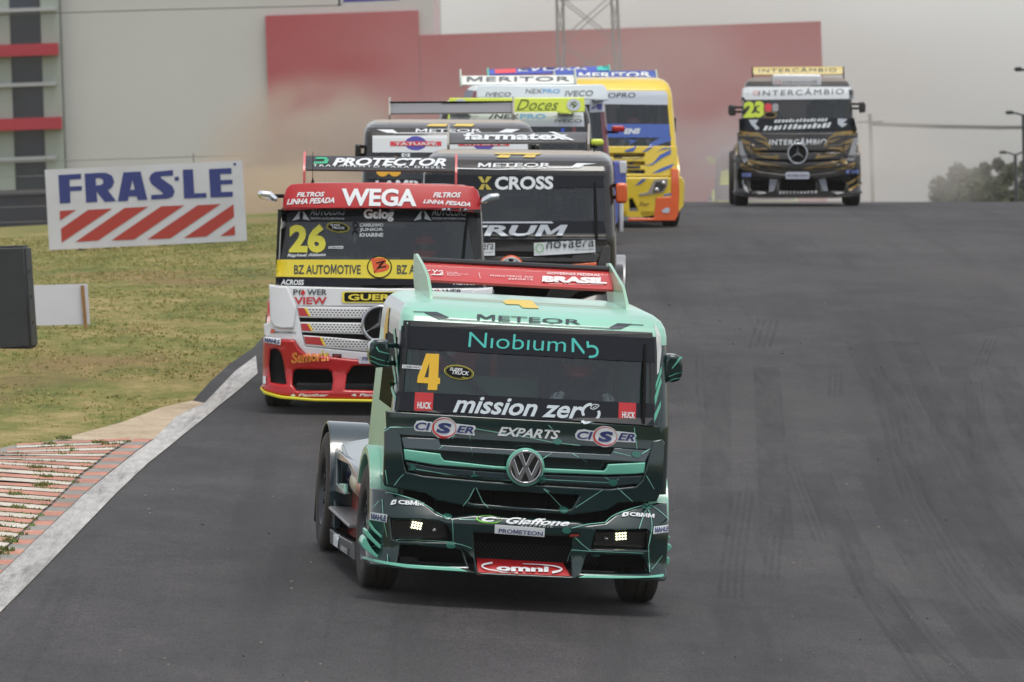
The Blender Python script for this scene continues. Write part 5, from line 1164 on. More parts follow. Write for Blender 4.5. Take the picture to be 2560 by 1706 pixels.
def hpair(pts, yf): a = T26.xz(e9(pts), yf); return [a, [(-x, z) for x, z in a][::-1]]
k_h1 = hpair([(205, 830), (245, 815), (290, 826), (325, 870), (350, 960), (386, 1215), (330, 1215), (210, 1195), (192, 1000)], bump26_y)
k_h2 = hpair([(472, 1062), (520, 1046), (850, 1052), (892, 1080), (906, 1180), (890, 1288), (500, 1290), (452, 1220), (456, 1120)], bump26_y)
k_hc = half([(1424, 985), (1200, 990), (1125, 1020), (1062, 1108), (1040, 1278), (1424, 1290)], bump26_y)
k_lip = half([(1424, 1384), (700, 1374), (330, 1342), (140, 1288), (97, 1236), (90, 1262), (130, 1318), (320, 1374), (700, 1404), (1424, 1414)], bump26_y)
k_corner = hpair([(190, 100), (400, 117), (455, 250), (500, 350), (470, 590), (340, 590), (245, 572), (205, 510)], nose_y)
k_gr = half([(1424, 345), (505, 345), (525, 450), (560, 650), (600, 790), (1000, 830), (1424, 868)], nose_y)
def kbands(i):
    B = ([(1424, 372), (610, 360), (655, 452), (1424, 466)], [(1424, 548), (640, 535), (685, 620), (1424, 645)], [(1424, 748), (780, 688), (825, 780), (1424, 838)])[i]
    E_ = ([(512, 358), (585, 360), (637, 452), (530, 450)], [(543, 533), (620, 535), (667, 620), (560, 614)], [(583, 680), (757, 686), (803, 780), (600, 762)])[i]
    S_ = ([(583, 360), (612, 360), (657, 452), (635, 452)], [(618, 535), (642, 535), (687, 620), (665, 620)], [(755, 686), (782, 688), (827, 782), (801, 780)])[i]
    F_ = ([(1424, 352), (505, 344), (528, 468), (1424, 480)], [(1424, 530), (530, 518), (556, 634), (1424, 662)], [(1424, 734), (572, 664), (602, 788), (1424, 858)])[i]
    return B, E_, S_, F_
def perforated():
    m = bpy.data.materials.new('perforated_sheet'); m.use_nodes = True; nt = m.node_tree; L = nt.links; b = nt.nodes['Principled BSDF']; b.inputs['Roughness'].default_value = .45
    tc = nt.nodes.new('ShaderNodeTexCoord'); mp = nt.nodes.new('ShaderNodeMapping'); mp.inputs['Scale'].default_value = (27, 0, 40); L.new(tc.outputs['Object'], mp.inputs[0])
    sx = nt.nodes.new('ShaderNodeSeparateXYZ'); L.new(mp.outputs[0], sx.inputs[0])
    def mth(op, a, b_=None):
        n = nt.nodes.new('ShaderNodeMath'); n.operation = op
        for i, q in enumerate((a, b_)):
            if q is None: continue
            if isinstance(q, (int, float)): n.inputs[i].default_value = q
            else: L.new(q, n.inputs[i])
        return n.outputs[0]
    row = mth('FLOOR', sx.outputs['Z']); off = mth('MULTIPLY', row, .5)
    fx = mth('SUBTRACT', mth('FRACT', mth('ADD', sx.outputs['X'], off)), .5); fz = mth('SUBTRACT', mth('FRACT', sx.outputs['Z']), .5)
    r2 = mth('ADD', mth('MULTIPLY', fx, fx), mth('MULTIPLY', fz, fz)); k = mth('LESS_THAN', r2, .085)
    mx = nt.nodes.new('ShaderNodeMix'); mx.data_type = 'RGBA'; L.new(k, mx.inputs[0]); mx.inputs[6].default_value = C(206, 206, 206); mx.inputs[7].default_value = C(24, 24, 26); L.new(mx.outputs[2], b.inputs['Base Color'])
    return m
perf = perforated()
def star_front(T, P):
    T.P = P
    def mats(reg, c, n):
        if reg == 'roof' or c.z > 2.27: return P['roof']
        if reg == 'front': return P['brow'] if c.z > 2.06 else black
        if reg in ('cl', 'cr', 'corner') and c.y < .9: return P['pillar']
        return P['side']
    T.cab = Cab(T, KK, 1.27, 2.06, mats, side_win=(.50, 1.30, 1.32, 1.98), rear=(-.62, .55, 1.55, 1.9))
    bm = bmesh.new(); bbox_bm(bm, -1.0, 1.0, .36, .9, .30, 1.24); T.add(link('radiator', mesh_of(bm), black, T.root))
    T.nose = T.plate('nose_panel', k_nose, nose_y, .09, P['nose'], [k_gr], bev=.014)
    T.plate('grille_backing', k_gr, lambda x, z: nose_y(x, z) + .05, .03, P['grille'], bev=.003)
    for i in range(3):
        B, E_, S_, F_ = kbands(i); f = lambda x, z: nose_y(x, z) + .0
        fr_ = T.plate('grille_slat', half(F_, nose_y), lambda x, z: nose_y(x, z) - .002, .035, P['nose'], bev=.008)
        T.plate('slat_mesh', half(B, nose_y), lambda x, z: nose_y(x, z) - .006, .02, P['mesh'], bev=.002, parent=fr_)
        for q in hpair(E_, nose_y): T.plate('slat_end', q, lambda x, z: nose_y(x, z) - .006, .02, P['slat_end'], bev=.002, parent=fr_)
        for q in hpair(S_, nose_y): T.plate('slat_stripe', q, lambda x, z: nose_y(x, z) - .008, .02, P['slat_stripe'], bev=.002, parent=fr_)
    for q in k_corner: T.plate('corner_cover', q, lambda x, z: nose_y(x, z) - .035, .06, P['nose'], bev=.02)
    T.bump = T.plate('bumper', k_bump, bump26_y, .12, P['bumper'], k_h1 + k_h2 + [k_hc], bev=.022, step=.06)
    T.plate('lip_spoiler', k_lip, lambda x, z: bump26_y(x, z) - .05, .14, P['lip'], bev=.01)
    for q in k_h1: T.plate('vent_grille', q, lambda x, z: bump26_y(x, z) + .07, .02, black, bev=.002)
    bm = bmesh.new()
    for k in range(30):
        x = -.45 + k * .03; tube_bm(bm, [(x, .20, .32), (x + .06, .20, .78)], .003, 4)
    link('intake_mesh', mesh_of(bm), M('mesh_grey', None), T.root)
    # star emblem
    c = T26.on(*e9(1424, 537), nose_y); yf = nose_y(0, c.z)
    def circ(rr, n=44): return [(rr * math.cos(2 * math.pi * k / n), c.z + rr * math.sin(2 * math.pi * k / n)) for k in range(n)]
    em = T.plate('emblem_dish', circ(.188), yf - .03, .06, black, bev=.006, step=0)
    T.plate('emblem_ring', circ(.200), yf - .055, .05, P['star'], [circ(.165)], bev=.016, step=0, parent=em)
    bm = bmesh.new(); ctr = bm.verts.new((0, yf - .095, c.z)); bk = []
    for k in range(6):
        a = R(90 + 60 * k); r = .172 if k % 2 == 0 else .030; bk.append(bm.verts.new((r * math.cos(a), yf - .055, c.z + r * math.sin(a))))
    for k in range(6): bm.faces.new((ctr, bk[k], bk[(k + 1) % 6]))
    bm.faces.new(bk[::-1]); bmesh.ops.recalc_face_normals(bm, faces=bm.faces); link('emblem_star', mesh_of(bm), P['star'], em, sharp=5)
    running_gear(T, P['fender'], (P['skirt'], P['arch']), fr=(1.08, .28), rr=P.get('rr', (1.08, .32)))
    interior(T, 1.30, .46, P.get('inter', inter))
star_m = M('star_silver', (186, 190, 194), .22, metal=.85)
P26 = dict(roof=M('roof_rosy', (206, 150, 148), .4, coat=.3, dust=.2), brow=red26, pillar=blackp, side=M('side_white', (204, 204, 200), .35, coat=.4, dust=.25), nose=white, grille=black, mesh=perf, slat_end=red26, slat_stripe=M('stripe_yellow', (228, 196, 40), .45), bumper=red26, lip=M('lip_yellow', (216, 206, 40), .4, coat=.3), star=star_m, fender=blackp, skirt=blackp, arch=red26)
star_front(T26, P26)
# red sun visor in front of the roof edge
def visor_y(x, z): return .30 + .12 * (x / 1.1) ** 2 - .12 + .75 * max(0, z - 2.12) ** 1.15 + .3 * max(0, abs(x) - .98) ** 1.2 * 6
k_vis = mirrored(T26.xz(e3([(740, 352), (450, 354), (180, 366), (178, 330), (184, 285), (200, 240), (228, 214), (330, 206), (740, 203)]), visor_y))
T26.plate('sun_visor', k_vis, visor_y, .04, red26, bev=.010, step=.05)
w26 = wing(T26, [e3(313, 45), e3(1190, 58), e3(1187, 134), e3(315, 126)], 2.10, 1.85, M('wing_black', (30, 32, 34), .3, coat=.5), slim_post(M('post_rose', (206, 110, 112), .4, coat=.3), .04))
T26.txt('PROTECTOR', e3(470, 107), e3(1135, 110), e3(480, 62), wvinyl, .04, .2, 1, parent=w26); T26.txt('TRATAMENTO PARA DIESEL', e3(355, 112), e3(1130, 125), e3(356, 99), wvinyl, .0, 0, 1, spacing=1.3, parent=w26)
T26.poly(e3([(375, 58), (435, 58), (450, 75), (440, 96), (358, 96), (366, 84), (420, 84), (425, 70), (372, 70)]), M('vinyl_green', (50, 160, 120), .5), 1, parent=w26, name='sponsor_icon')
T26.txt('WEGA', e3(520, 342), e3(962, 345), e3(526, 240), wvinyl, .035, 0, 1)
for x in (0, 797): T26.txt('FILTROS', e3(262 + x, 290 + x * .004), e3(422 + x, 287 + x * .008), e3(266 + x, 263), wvinyl, .03, .2, 1)
T26.txt('LINHA PESADA', e3(205, 335), e3(482, 325), e3(210, 302), wvinyl, .03, .2, 1); T26.txt('LINHA PESADA', e3(1000, 326), e3(1276, 345), e3(1006, 302), wvinyl, .03, .2, 1)
T26.poly(e3([(152, 360), (1335, 362), (1340, 800), (1320, 800), (1300, 660), (1262, 430), (1255, 372), (190, 372), (170, 430), (160, 660), (146, 800), (140, 660)]), seal, 1, name='windscreen_seal')
T26.poly(e3([(180, 352), (1262, 354), (1262, 432), (180, 432)]), bvinyl, 2, name='sun_strip')
for x in (0, 710):
    T26.txt('AUTOLUKS', e3(342 + x, 397 + x * .004), e3(540 + x, 396 + x * .008), e3(348 + x, 356), M('vinyl_silver', None), .0, 0, 3); T26.txt('TINTAS AUTOMOTIVAS', e3(340 + x, 420), e3(540 + x, 422), e3(341 + x, 408), M('vinyl_silver', None), .01, 0, 3)
    T26.poly(e3([(236 + x, 430), (285 + x, 364), (291 + x, 366), (278 + x, 392), (280 + x, 418), (255 + x, 424)]), M('vinyl_silver', None), 3, name='sponsor_icon'); T26.poly(e3([(340 + x, 428), (296 + x, 364), (291 + x, 366), (302 + x, 392), (298 + x, 418), (320 + x, 422)]), M('vinyl_silver', None), 3, name='sponsor_icon')
T26.txt('Gelog', e3(652, 432), e3(828, 434), e3(655, 360), wvinyl, .045, 0, 3)
n26 = M('number_yellow', (214, 206, 66), .5)
for dl in ((0, blackg, .075), (1, n26, .045)): T26.txt('26', e3(217, 616), e3(432, 616), e3(220, 448), dl[1], dl[2], 0, 2 + dl[0], spacing=1.02, name='race_number')
T26.txt('Raphael Abbate', e3(208, 645), e3(432, 640), e3(210, 622), wvinyl, .03, .2, 3)
oval_sticker(T26, e8, (1205, 725), 162, 72, 8, [(1095, 700), (1235, 708), (1098, 676)], [(1118, 746), (1300, 754), (1122, 712)], [(1225, 786), (1298, 790), (1228, 775)])
o = T26.poly(e8([(1075, 992), (1280, 985), (1278, 1025), (1072, 1025)]), wvinyl, 3, name='name_sticker'); T26.txt('CAMILINHO', e8(1084, 1020), e8(1272, 1016), e8(1086, 998), dk, .02, 0, 4, parent=o)
for i, tx in enumerate(('CAMILINHO', 'JUNIOR', 'KHARINE')): T26.txt(tx, e8(1508, 718 + i * 70), e8(1836, 716 + i * 70), e8(1510, 665 + i * 70), wvinyl, .03, 0, 3)
T26.poly(None, black, 3, many=[e8(stroke([(1405, 815), (1440, 760), (1478, 700), (1465, 665), (1435, 660), (1415, 690), (1440, 745), (1478, 812)], 20))], name='ribbon_mark')
T26.poly(e3([(146, 655), (1335, 657), (1345, 775), (140, 755)]), M('band_yellow', (222, 202, 50), .42, coat=.2), 2, name='yellow_band')
for x0, x1 in ((247, 636), (848, 1240)): T26.txt('BZ AUTOMOTIVE', e3(x0, 741), e3(x1, 741), e3(x0 + 1, 684), dk, .02, 0, 3)
T26.poly(e3(ell(746, 700, 73, 66, 0, 32)), black, 3, name='roundel'); T26.poly(e3(ell(746, 700, 66, 59, 0, 32)), M('band_yellow', None), 4, name='roundel'); T26.txt('B', e3(702, 738), e3(806, 722), e3(696, 652), M('vinyl_orange_red', (214, 84, 40), .5), .05, -.1, 5); T26.txt('Z', e3(725, 712), e3(785, 700), e3(726, 672), black, .03, -.1, 6)
T26.poly(e3([(138, 757), (1345, 776), (1350, 818), (745, 823), (140, 800)]), bvinyl, 2, name='lower_strip')
for x0, x1 in ((172, 303), (1176, 1305)): T26.txt('ACROSS', e3(x0, 803), e3(x1, 805), e3(x0 + 2, 772), wvinyl, .03, .08, 3)
for x in (0, 790):
    T26.txt('P', e3(242 + x, 862), e3(268 + x, 862), e3(243 + x, 829), dk, .02, 0, 1); T26.txt('WER', e3(322 + x, 862), e3(438 + x, 862), e3(323 + x, 829), dk, .02, 0, 1); T26.txt('VIEW', e3(246 + x, 917), e3(437 + x, 917), e3(247 + x, 874), redv, .03, 0, 1)
    T26.poly(e3([(298 + x, 828), (312 + x, 846), (308 + x, 860), (296 + x, 864), (285 + x, 856), (288 + x, 842)]), redv, 2, name='drop_mark'); T26.poly(e3([(290 + x, 828), (280 + x, 846), (284 + x, 862), (276 + x, 858), (272 + x, 844), (278 + x, 832)]), dk, 1, name='drop_mark')
o = T26.poly(e3(rrect(526, 842, 975, 908, 14)), M('band_yellow', None), 1, name='sponsor_sticker'); T26.poly(e3(rrect(540, 847, 960, 902, 12)), black, 2, parent=o); T26.txt('GUERRA', e3(562, 893), e3(930, 894), e3(564, 857), M('band_yellow', None), .03, 0, 3, parent=o)
T26.txt('MACROMAQ', e9(262, 646), e9(494, 652), e9(264, 618), dk, .01, 0, 1); T26.poly(e9([(208, 640), (222, 595), (255, 600), (256, 645), (240, 642), (236, 620), (226, 640)]), M('vinyl_orange_red', None), 1, name='sponsor_icon')
for x in (0, 2848):
    mi = lambda X: X if x == 0 else x - X
    q = [(148, 692), (326, 715), (324, 775), (146, 742)]; o = T26.poly(e9([(mi(a), b) for a, b in q]), wvinyl, 2, name='sponsor_sticker')
    if x == 0: T26.txt('MAHLE', e9(154, 738), e9(318, 764), e9(156, 698), navy, .05, 0, 3, parent=o)
    else: T26.txt('MAHLE', e9(2530, 764), e9(2694, 738), e9(2532, 722), navy, .05, 0, 3, parent=o)
for dl in ((0, M('band_yellow', None), .035), (1, M('vinyl_orange_red', None), .005)): T26.txt('Semorin', e9(446, 985), e9(866, 950), e9(440, 858), dl[1], dl[2], .12, 3 + 2 * dl[0], maxdy=.03)
T26.poly(e9([(900, 872), (1003, 876), (1002, 915), (900, 912)]), black, 1, name='tow_eye_slot'); T26.poly(e9(rrect(912, 884, 985, 902, 6)), M('tow_red', None), 2, name='tow_eye')
o = T26.plate('name_plate', T26.xz(e9([(1195, 890), (1650, 890), (1650, 985), (1195, 978)]), nose_y), lambda x, z: bump26_y(x, z) - .02, .012, M('plate_lilac', (196, 198, 212), .5), bev=.002); T26.txt('PROMETEON', e9(1236, 950), e9(1630, 954), e9(1238, 905), navy, .02, 0, 1, parent=o)
for x in (428, 1110, 1790): T26.txt('Panther', e9(x + 90, 1348), e9(x + 425, 1350), e9(x + 95, 1318), wvinyl, .03, .2, 1); T26.poly(e9([(x, 1338), (x + 40, 1318), (x + 65, 1340), (x + 40, 1348)]), wvinyl, 1, name='sponsor_icon')
T26.poly(e9([(132, 1122), (162, 1126), (162, 1210), (130, 1205)]), wvinyl, 1, name='small_sticker')
for q, ax in (([(33, 262), (45, 252), (110, 258), (150, 292), (146, 318), (120, 312), (50, 300), (34, 282)], -1.03), ([(1344, 296), (1390, 272), (1440, 268), (1450, 278), (1445, 302), (1400, 316), (1350, 332), (1336, 322)], 1.03)): mirror(T26, e3(q), .30, M('mirror_chrome', (224, 226, 230), .1, metal=.9), (ax, (0,)), thick=.16)
tube('antenna', [T_ := T26.on(*e3(355, 212), 1.2), T_ + Vector((0, 0, .05)), T_ + Vector((0, 0, .07)), T_ + Vector((0, 0, .34))], [.025, .008, .004, .003], black, T26.root, 6)
wiper(T26, e3(1235, 655), e3(1262, 385)); wiper(T26, e3(640, 805), e3(1010, 800), .02)
T26.poly(e8([(378, 225), (400, 212), (420, 230), (414, 300), (402, 440), (384, 540), (370, 560), (372, 400)]), M('band_yellow', None), 0, name='side_number', maxdy=2)
person(T26, .46, 1.30, M('suit_black', None), M('helmet_red', None), M('glove_dark', None), 'driver in dark suit behind the windscreen of the white and red truck')

# ---- black and gold truck on the right
T23 = Truck('black and gold racing truck numbered 23 driving alone at right on the crest', 1994, 164.0, -1.2, zs=1.065)
gold = M('vinyl_gold', (126, 102, 44), .4, coat=.3)
P23 = dict(roof=M('roof_grey_dust', (120, 112, 104), .6, dust=.3), brow=blackp, pillar=blackp, side=gold, nose=blackp, grille=black, mesh=blackp, slat_end=blackp, slat_stripe=blackp, bumper=blackp, lip=blackp, star=star_m, fender=blackp, skirt=gold, arch=gold, rr=(1.12, .36))
star_front(T23, P23)
w23 = wing(T23, [t23(737, 140), t23(1560, 135), t23(1558, 203), t23(742, 208)], 2.0, 1.85, M('wing_cream', (190, 172, 104), .4), slim_post(black, .0)); T23.txt('INTERCÂMBIO', t23(790, 188), t23(1500, 182), t23(792, 150), dk, .0, 0, 1, spacing=1.15, parent=w23)
dfl = T23.plate('roof_deflector', T23.xz(t23(rrect(915, 206, 1363, 318, 22)), .42), .42, .4, white, bev=.04, step=0); scrawl_m = M('vinyl_grey_text', (150, 150, 152), .5); T23.poly(t23(ell(965, 275, 30, 20)), M('vinyl_pale_rose', (214, 170, 168), .5), 1, parent=dfl, holes=[t23(ell(965, 275, 18, 12))], name='sponsor_icon')
T23.poly(t23([(640, 335), (680, 322), (1620, 322), (1652, 345), (1658, 430), (632, 440)]), wvinyl, 2, name='sun_strip'); T23.txt('INTERCÂMBIO', t23(790, 405), t23(1565, 388), t23(792, 345), dk, .0, 0, 3, spacing=1.25); T23.poly(t23(ell(765, 378, 28, 22)), M('vinyl_pale_rose', None), 3, holes=[t23(ell(765, 378, 16, 12))], name='sponsor_icon')
T23.txt('23', t23(655, 605), t23(838, 600), t23(660, 455), M('number_lime', (196, 214, 66), .5), .06, 0, 3, name='race_number')
T23.poly(t23(rrect(845, 475, 908, 545, 16)), M('vinyl_rose', None), 3, name='small_sticker'); T23.poly(t23(rrect(915, 475, 970, 545, 16)), M('vinyl_grey_text', None), 3, name='small_sticker'); T23.poly(t23(ell(895, 575, 62, 32)), gold, 3, name='small_sticker'); T23.poly(t23(ell(895, 575, 48, 22)), black, 4, name='small_sticker')
T23.poly(t23([(610, 610), (1660, 605), (1690, 720), (612, 725)]), bvinyl, 2, name='lower_strip')
def scrawl(T, f, x0, x1, y0, y1, h, n, m, lay, sl=.5, parent=None):
    """a line of lettering too blurred to read: slanted letter-sized strokes"""
    rr = random.Random(int(x0 + y0)); w = (x1 - x0) / n; Q = []
    for i in range(n):
        x = x0 + i * w; y = y0 + (y1 - y0) * i / n; hh = h * rr.uniform(.75, 1.05); ww = w * rr.uniform(.45, .72); Q.append(f([(x, y), (x + ww, y), (x + ww + hh * sl, y - hh), (x + hh * sl, y - hh)]))
    T.poly(None, m, lay, many=Q, name='lettering', parent=parent)
scrawl(T23, t23, 930, 1420, 648, 634, 30, 15, wvinyl, 3); scrawl(T23, t23, 832, 1450, 718, 690, 44, 14, wvinyl, 3)
for a in ([(700, 620), (790, 620), (760, 660), (800, 700), (770, 715), (720, 660)], [(1510, 610), (1600, 615), (1560, 650), (1600, 660), (1550, 690), (1510, 660)]): T23.poly(t23(a), M('vinyl_silver', None), 3, name='sponsor_icon')
T23.txt('INTERCÂMBIO', t23(885, 850), t23(1410, 845), t23(888, 790), wvinyl, .02, 0, 2, spacing=1.15)
fl = ([(610, 725), (790, 740), (860, 790), (910, 885), (800, 820), (700, 770), (612, 770)], [(630, 790), (720, 830), (790, 880), (840, 870), (880, 890), (760, 900), (650, 840)], [(660, 850), (760, 900), (850, 930), (960, 940), (990, 985), (840, 965), (720, 930)], [(700, 980), (830, 1010), (950, 1030), (1110, 1075), (930, 1075), (780, 1050), (690, 1030)], [(620, 1010), (700, 1050), (820, 1090), (640, 1070)])
T23.poly(None, gold, 2, many=[t23(q) for q in fl] + [t23([(2290 - x, y - 8) for x, y in q][::-1]) for q in fl], name='flame_pattern')
for q in fl:
    for P_ in (q, [(2290 - x, y - 8) for x, y in q][::-1]):
        cx_, cy2 = sum(p[0] for p in P_) / len(P_), sum(p[1] for p in P_) / len(P_); T23.poly(t23([(cx_ + (x - cx_) * .78, cy2 + (y - cy2) * .36 + 4) for x, y in P_]), blackp, 3, name='flame_gap')  # black stripes of the livery inside each gold flame
for q in ([(610, 810), (640, 815), (660, 900), (700, 990), (660, 1020), (620, 930)], [(1650, 790), (1690, 780), (1695, 930), (1650, 995), (1590, 990), (1620, 900)]): T23.poly(t23(q), M('vinyl_grey_text', None), 3, name='skull_mark')
T23.poly(t23([(640, 1110), (900, 1150), (1390, 1150), (1640, 1100), (1600, 1280), (1400, 1290), (890, 1290), (690, 1280)]), black, 1, name='bumper_opening', maxdy=.6)
for q in ([(890, 1160), (965, 1165), (930, 1270), (880, 1285)], [(1335, 1165), (1400, 1155), (1425, 1275), (1375, 1270)]): T23.plate('bumper_strut', T23.xz(t23(q), bump26_y), lambda x, z: bump26_y(x, z) - .02, .05, M('strut_slate', (74, 78, 88), .4, coat=.4), bev=.006)
o = T23.plate('name_plate', T23.xz(t23(rrect(1035, 1098, 1252, 1160, 14)), nose_y), lambda x, z: bump26_y(x, z) - .03, .02, M('plate_lilac', None), bev=.004); T23.txt('PROMETEON', t23(1050, 1140), t23(1240, 1140), t23(1051, 1115), dk, .01, 0, 1, parent=o)
for q in ([(640, 1105), (725, 1105), (720, 1140), (640, 1140)], [(1585, 1078), (1700, 1072), (1698, 1108), (1588, 1112)]): T23.poly(t23(q), M('sticker_blue', (110, 124, 178), .5), 3, name='sponsor_sticker')
scrawl(T23, t23, 975, 1330, 1298, 1290, 26, 11, M('vinyl_grey_text', None), 2, .2); scrawl(T23, t23, 1010, 1325, 288, 284, 22, 12, M('vinyl_grey_text', None), 1, .1, parent=dfl)
for x in (740, 1445): T23.poly(t23([(x, 1275), (x + 60, 1268), (x + 125, 1290), (x + 60, 1300)]), M('vinyl_grey_text', None), 2, name='sponsor_icon')
for q, ax in (([(512, 495), (530, 482), (578, 488), (582, 580), (530, 585), (512, 560)], -1.06), ([(1700, 462), (1750, 455), (1768, 480), (1764, 550), (1710, 558)], 1.06)): mirror(T23, t23(q), .35, blackp, (ax, (-.03, .05)), thick=.16)
T23.poly(t23([(660, 1150), (640, 1180), (660, 1260), (700, 1290), (690, 1240), (655, 1200)]), M('vinyl_grey_text', None), 2, name='livery_mark'); T23.poly(None, gold, 2, many=[t23(q) for q in ([(1590, 1200), (1720, 1120), (1720, 1140), (1610, 1220)], [(1600, 1260), (1730, 1180), (1730, 1200), (1620, 1275)])], name='livery_mark', maxdy=.6)
person(T23, .46, 1.30, M('suit_black', None), M('helmet_dark', None), M('glove_dark', None), 'driver inside the black and gold truck on the crest')

# ---------------------------------------------------------------- the remaining pack: a squarer cab with one hood and bumper
def box_front(T, P):
    T.P = P
    def mats(reg, c, n):
        if reg == 'roof' or c.z > 2.27: return P['roof']
        if reg == 'front': return P['brow'] if c.z > 2.06 else P['hood']
        if reg in ('cl', 'cr', 'corner') and c.y < .9: return P['pillar']
        return P['side']
    T.cab = Cab(T, KK, 1.27, 2.06, mats, side_win=(.50, 1.30, 1.32, 1.98), rear=(-.62, .55, 1.55, 1.9))
    bm = bmesh.new(); bbox_bm(bm, -1.0, 1.0, .36, .9, .30, 1.24); T.add(link('radiator', mesh_of(bm), black, T.root))
    T.hood = T.plate('hood_panel', [(-1.10, .80), (1.10, .80), (1.10, 1.27), (-1.10, 1.27)], nose_y, .08, P['hood'], [rrect(-.55, .84 + .13 * k, .55, .90 + .13 * k, .02, 2) for k in range(3)], bev=.012)
    hl = [[(.60, .66), (.72, .78), (1.06, .80), (1.10, .72), (1.0, .60), (.80, .58)]]; hl.append([(-x, z) for x, z in hl[0]][::-1])
    iv = [[(.70, .30), (1.0, .30), (1.05, .48), (.86, .50), (.75, .45)]]; iv.append([(-x, z) for x, z in iv[0]][::-1])
    T.bump = T.plate('bumper', mirrored([(0, .24), (-1.12, .24), (-1.22, .34), (-1.24, .70), (-1.18, .79), (0, .79)]), lambda x, z: nose_y(x, z) - .03, .12, P['bumper'], (hl if P.get('hl', 1) else []) + ([rrect(-.5, .34, .5, .66, .06, 4)] if P.get('hl', 1) else P['holes'](T)) + (iv if P.get('vents', 1) else []), bev=.02, step=.08)
    for q in (hl if P.get('hl', 1) else []):
        h = T.plate('headlight', q, lambda x, z: nose_y(x, z) + .03, .03, M('headlight_dark', (58, 58, 60), .15), bev=.004)
        cx = sum(a for a, b in q) / 6; cz = sum(b for a, b in q) / 6
        for dx in (-.11, .10):
            bm = bmesh.new(); bmesh.ops.create_uvsphere(bm, u_segments=16, v_segments=10, radius=.055, matrix=Matrix.Translation((cx + dx, nose_y(cx, cz) + .03, cz))); link('lens', mesh_of(bm), M('lens_chrome', (190, 190, 186), .15, metal=.8), h)
    running_gear(T, P['fender'], (P['skirt'], P['arch']), fr=(1.08, .28), rr=(1.10, .32)); interior(T, 1.30, .46)
iv_w = M('paint_bluish_white', (206, 216, 220), .3, coat=.4, dust=.06); lime = M('paint_lime', (208, 222, 70), .35, coat=.3); lgrey = M('vinyl_pale_grey', (190, 196, 206), .45)
TD = Truck('racing truck with lime yellow visor carrying looping script, mid pack', 1290, 118.0, 1.2, zs=1.05)
PD = dict(roof=lime, brow=lime, hood=M('hood_black', (34, 34, 38), .4), pillar=blackp, side=blackp, bumper=iv_w, fender=lime, skirt=lime, arch=iv_w); box_front(TD, PD)
visD = lambda x, z: .14 + .12 * (x / 1.1) ** 2 + .3 * max(0, z - 2.1)
v_ = TD.plate('sun_visor', TD.xz(f4([(636, 272), (1600, 268), (1604, 370), (1535, 376), (1440, 382), (1400, 366), (800, 372), (760, 384), (640, 380)]), visD), visD, .04, lime, bev=.012)
TD.txt('Doces', f4(1115, 358), f4(1410, 358), f4(1122, 282), M('script_green', (92, 110, 40), .5), -.004, .35, 1, parent=v_)
for cx in (718, 1522): TD.poly(f4(ell(cx, 322, 48, 43, 0, 24)), lgrey, 1, parent=v_, name='roundel'); TD.poly(None, M('script_green', None), 2, many=[f4(stroke(p, 7)) for p in ([(cx - 28, 335), (cx, 300), (cx + 12, 330), (cx + 30, 310)], [(cx - 22, 305), (cx + 20, 338)], [(cx + 18, 296), (cx - 6, 345)])], parent=v_, name='roundel_mark')
TD.poly(f4([(640, 378), (1590, 378), (1598, 478), (640, 476)]), lgrey, 2, name='sun_strip')
TD.txt('NEX', f4(955, 422), f4(1130, 424), f4(960, 390), dk, .02, .1, 3); TD.txt('PRO', f4(1140, 424), f4(1322, 424), f4(1142, 388), M('vinyl_sky', (110, 168, 216), .5), .03, 0, 3); TD.txt('IVECO', f4(1388, 450), f4(1580, 450), f4(1390, 425), M('vinyl_grey_dark', (96, 98, 102), .5), .02, 0, 3); TD.txt('CONSÓRCIO', f4(1388, 412), f4(1578, 412), f4(1389, 395), M('vinyl_grey_dark', None), .0, 0, 3)
TD.txt('CONSÓRCIO', f4(655, 412), f4(840, 414), f4(656, 396), M('vinyl_grey_dark', None), .0, 0, 3); TD.txt('IVECO', f4(655, 445), f4(840, 446), f4(656, 424), M('vinyl_grey_dark', None), .02, 0, 3); TD.poly(f4([(915, 425), (945, 388), (955, 392), (930, 428)]), M('vinyl_grey_dark', None), 3, name='sponsor_icon')
mirror(TD, f4(rrect(1645, 566, 1738, 612, 20)), .35, lime, (1.04, (-.06,)), thick=.2); mirror(TD, [(1290 * 2 - x, y) for x, y in f4(rrect(1645, 566, 1738, 612, 20))], .35, lime, (-1.04, (-.06,)), thick=.2)
TD.poly(f4([(1430, 488), (1458, 488), (1458, 515), (1430, 515)]), M('vinyl_bright_blue', (60, 90, 210), .5), 2, name='small_sticker'); TD.poly(f4([(240 + 1270, 480), (1535, 480), (1545, 560), (1515, 560)]), M('vinyl_dusk_red', (130, 76, 84), .6), 2, name='small_sticker')
person(TD, .46, 1.30, M('suit_black', None), M('helmet_dark', None), M('glove_dark', None), 'driver inside the truck with the lime yellow visor')

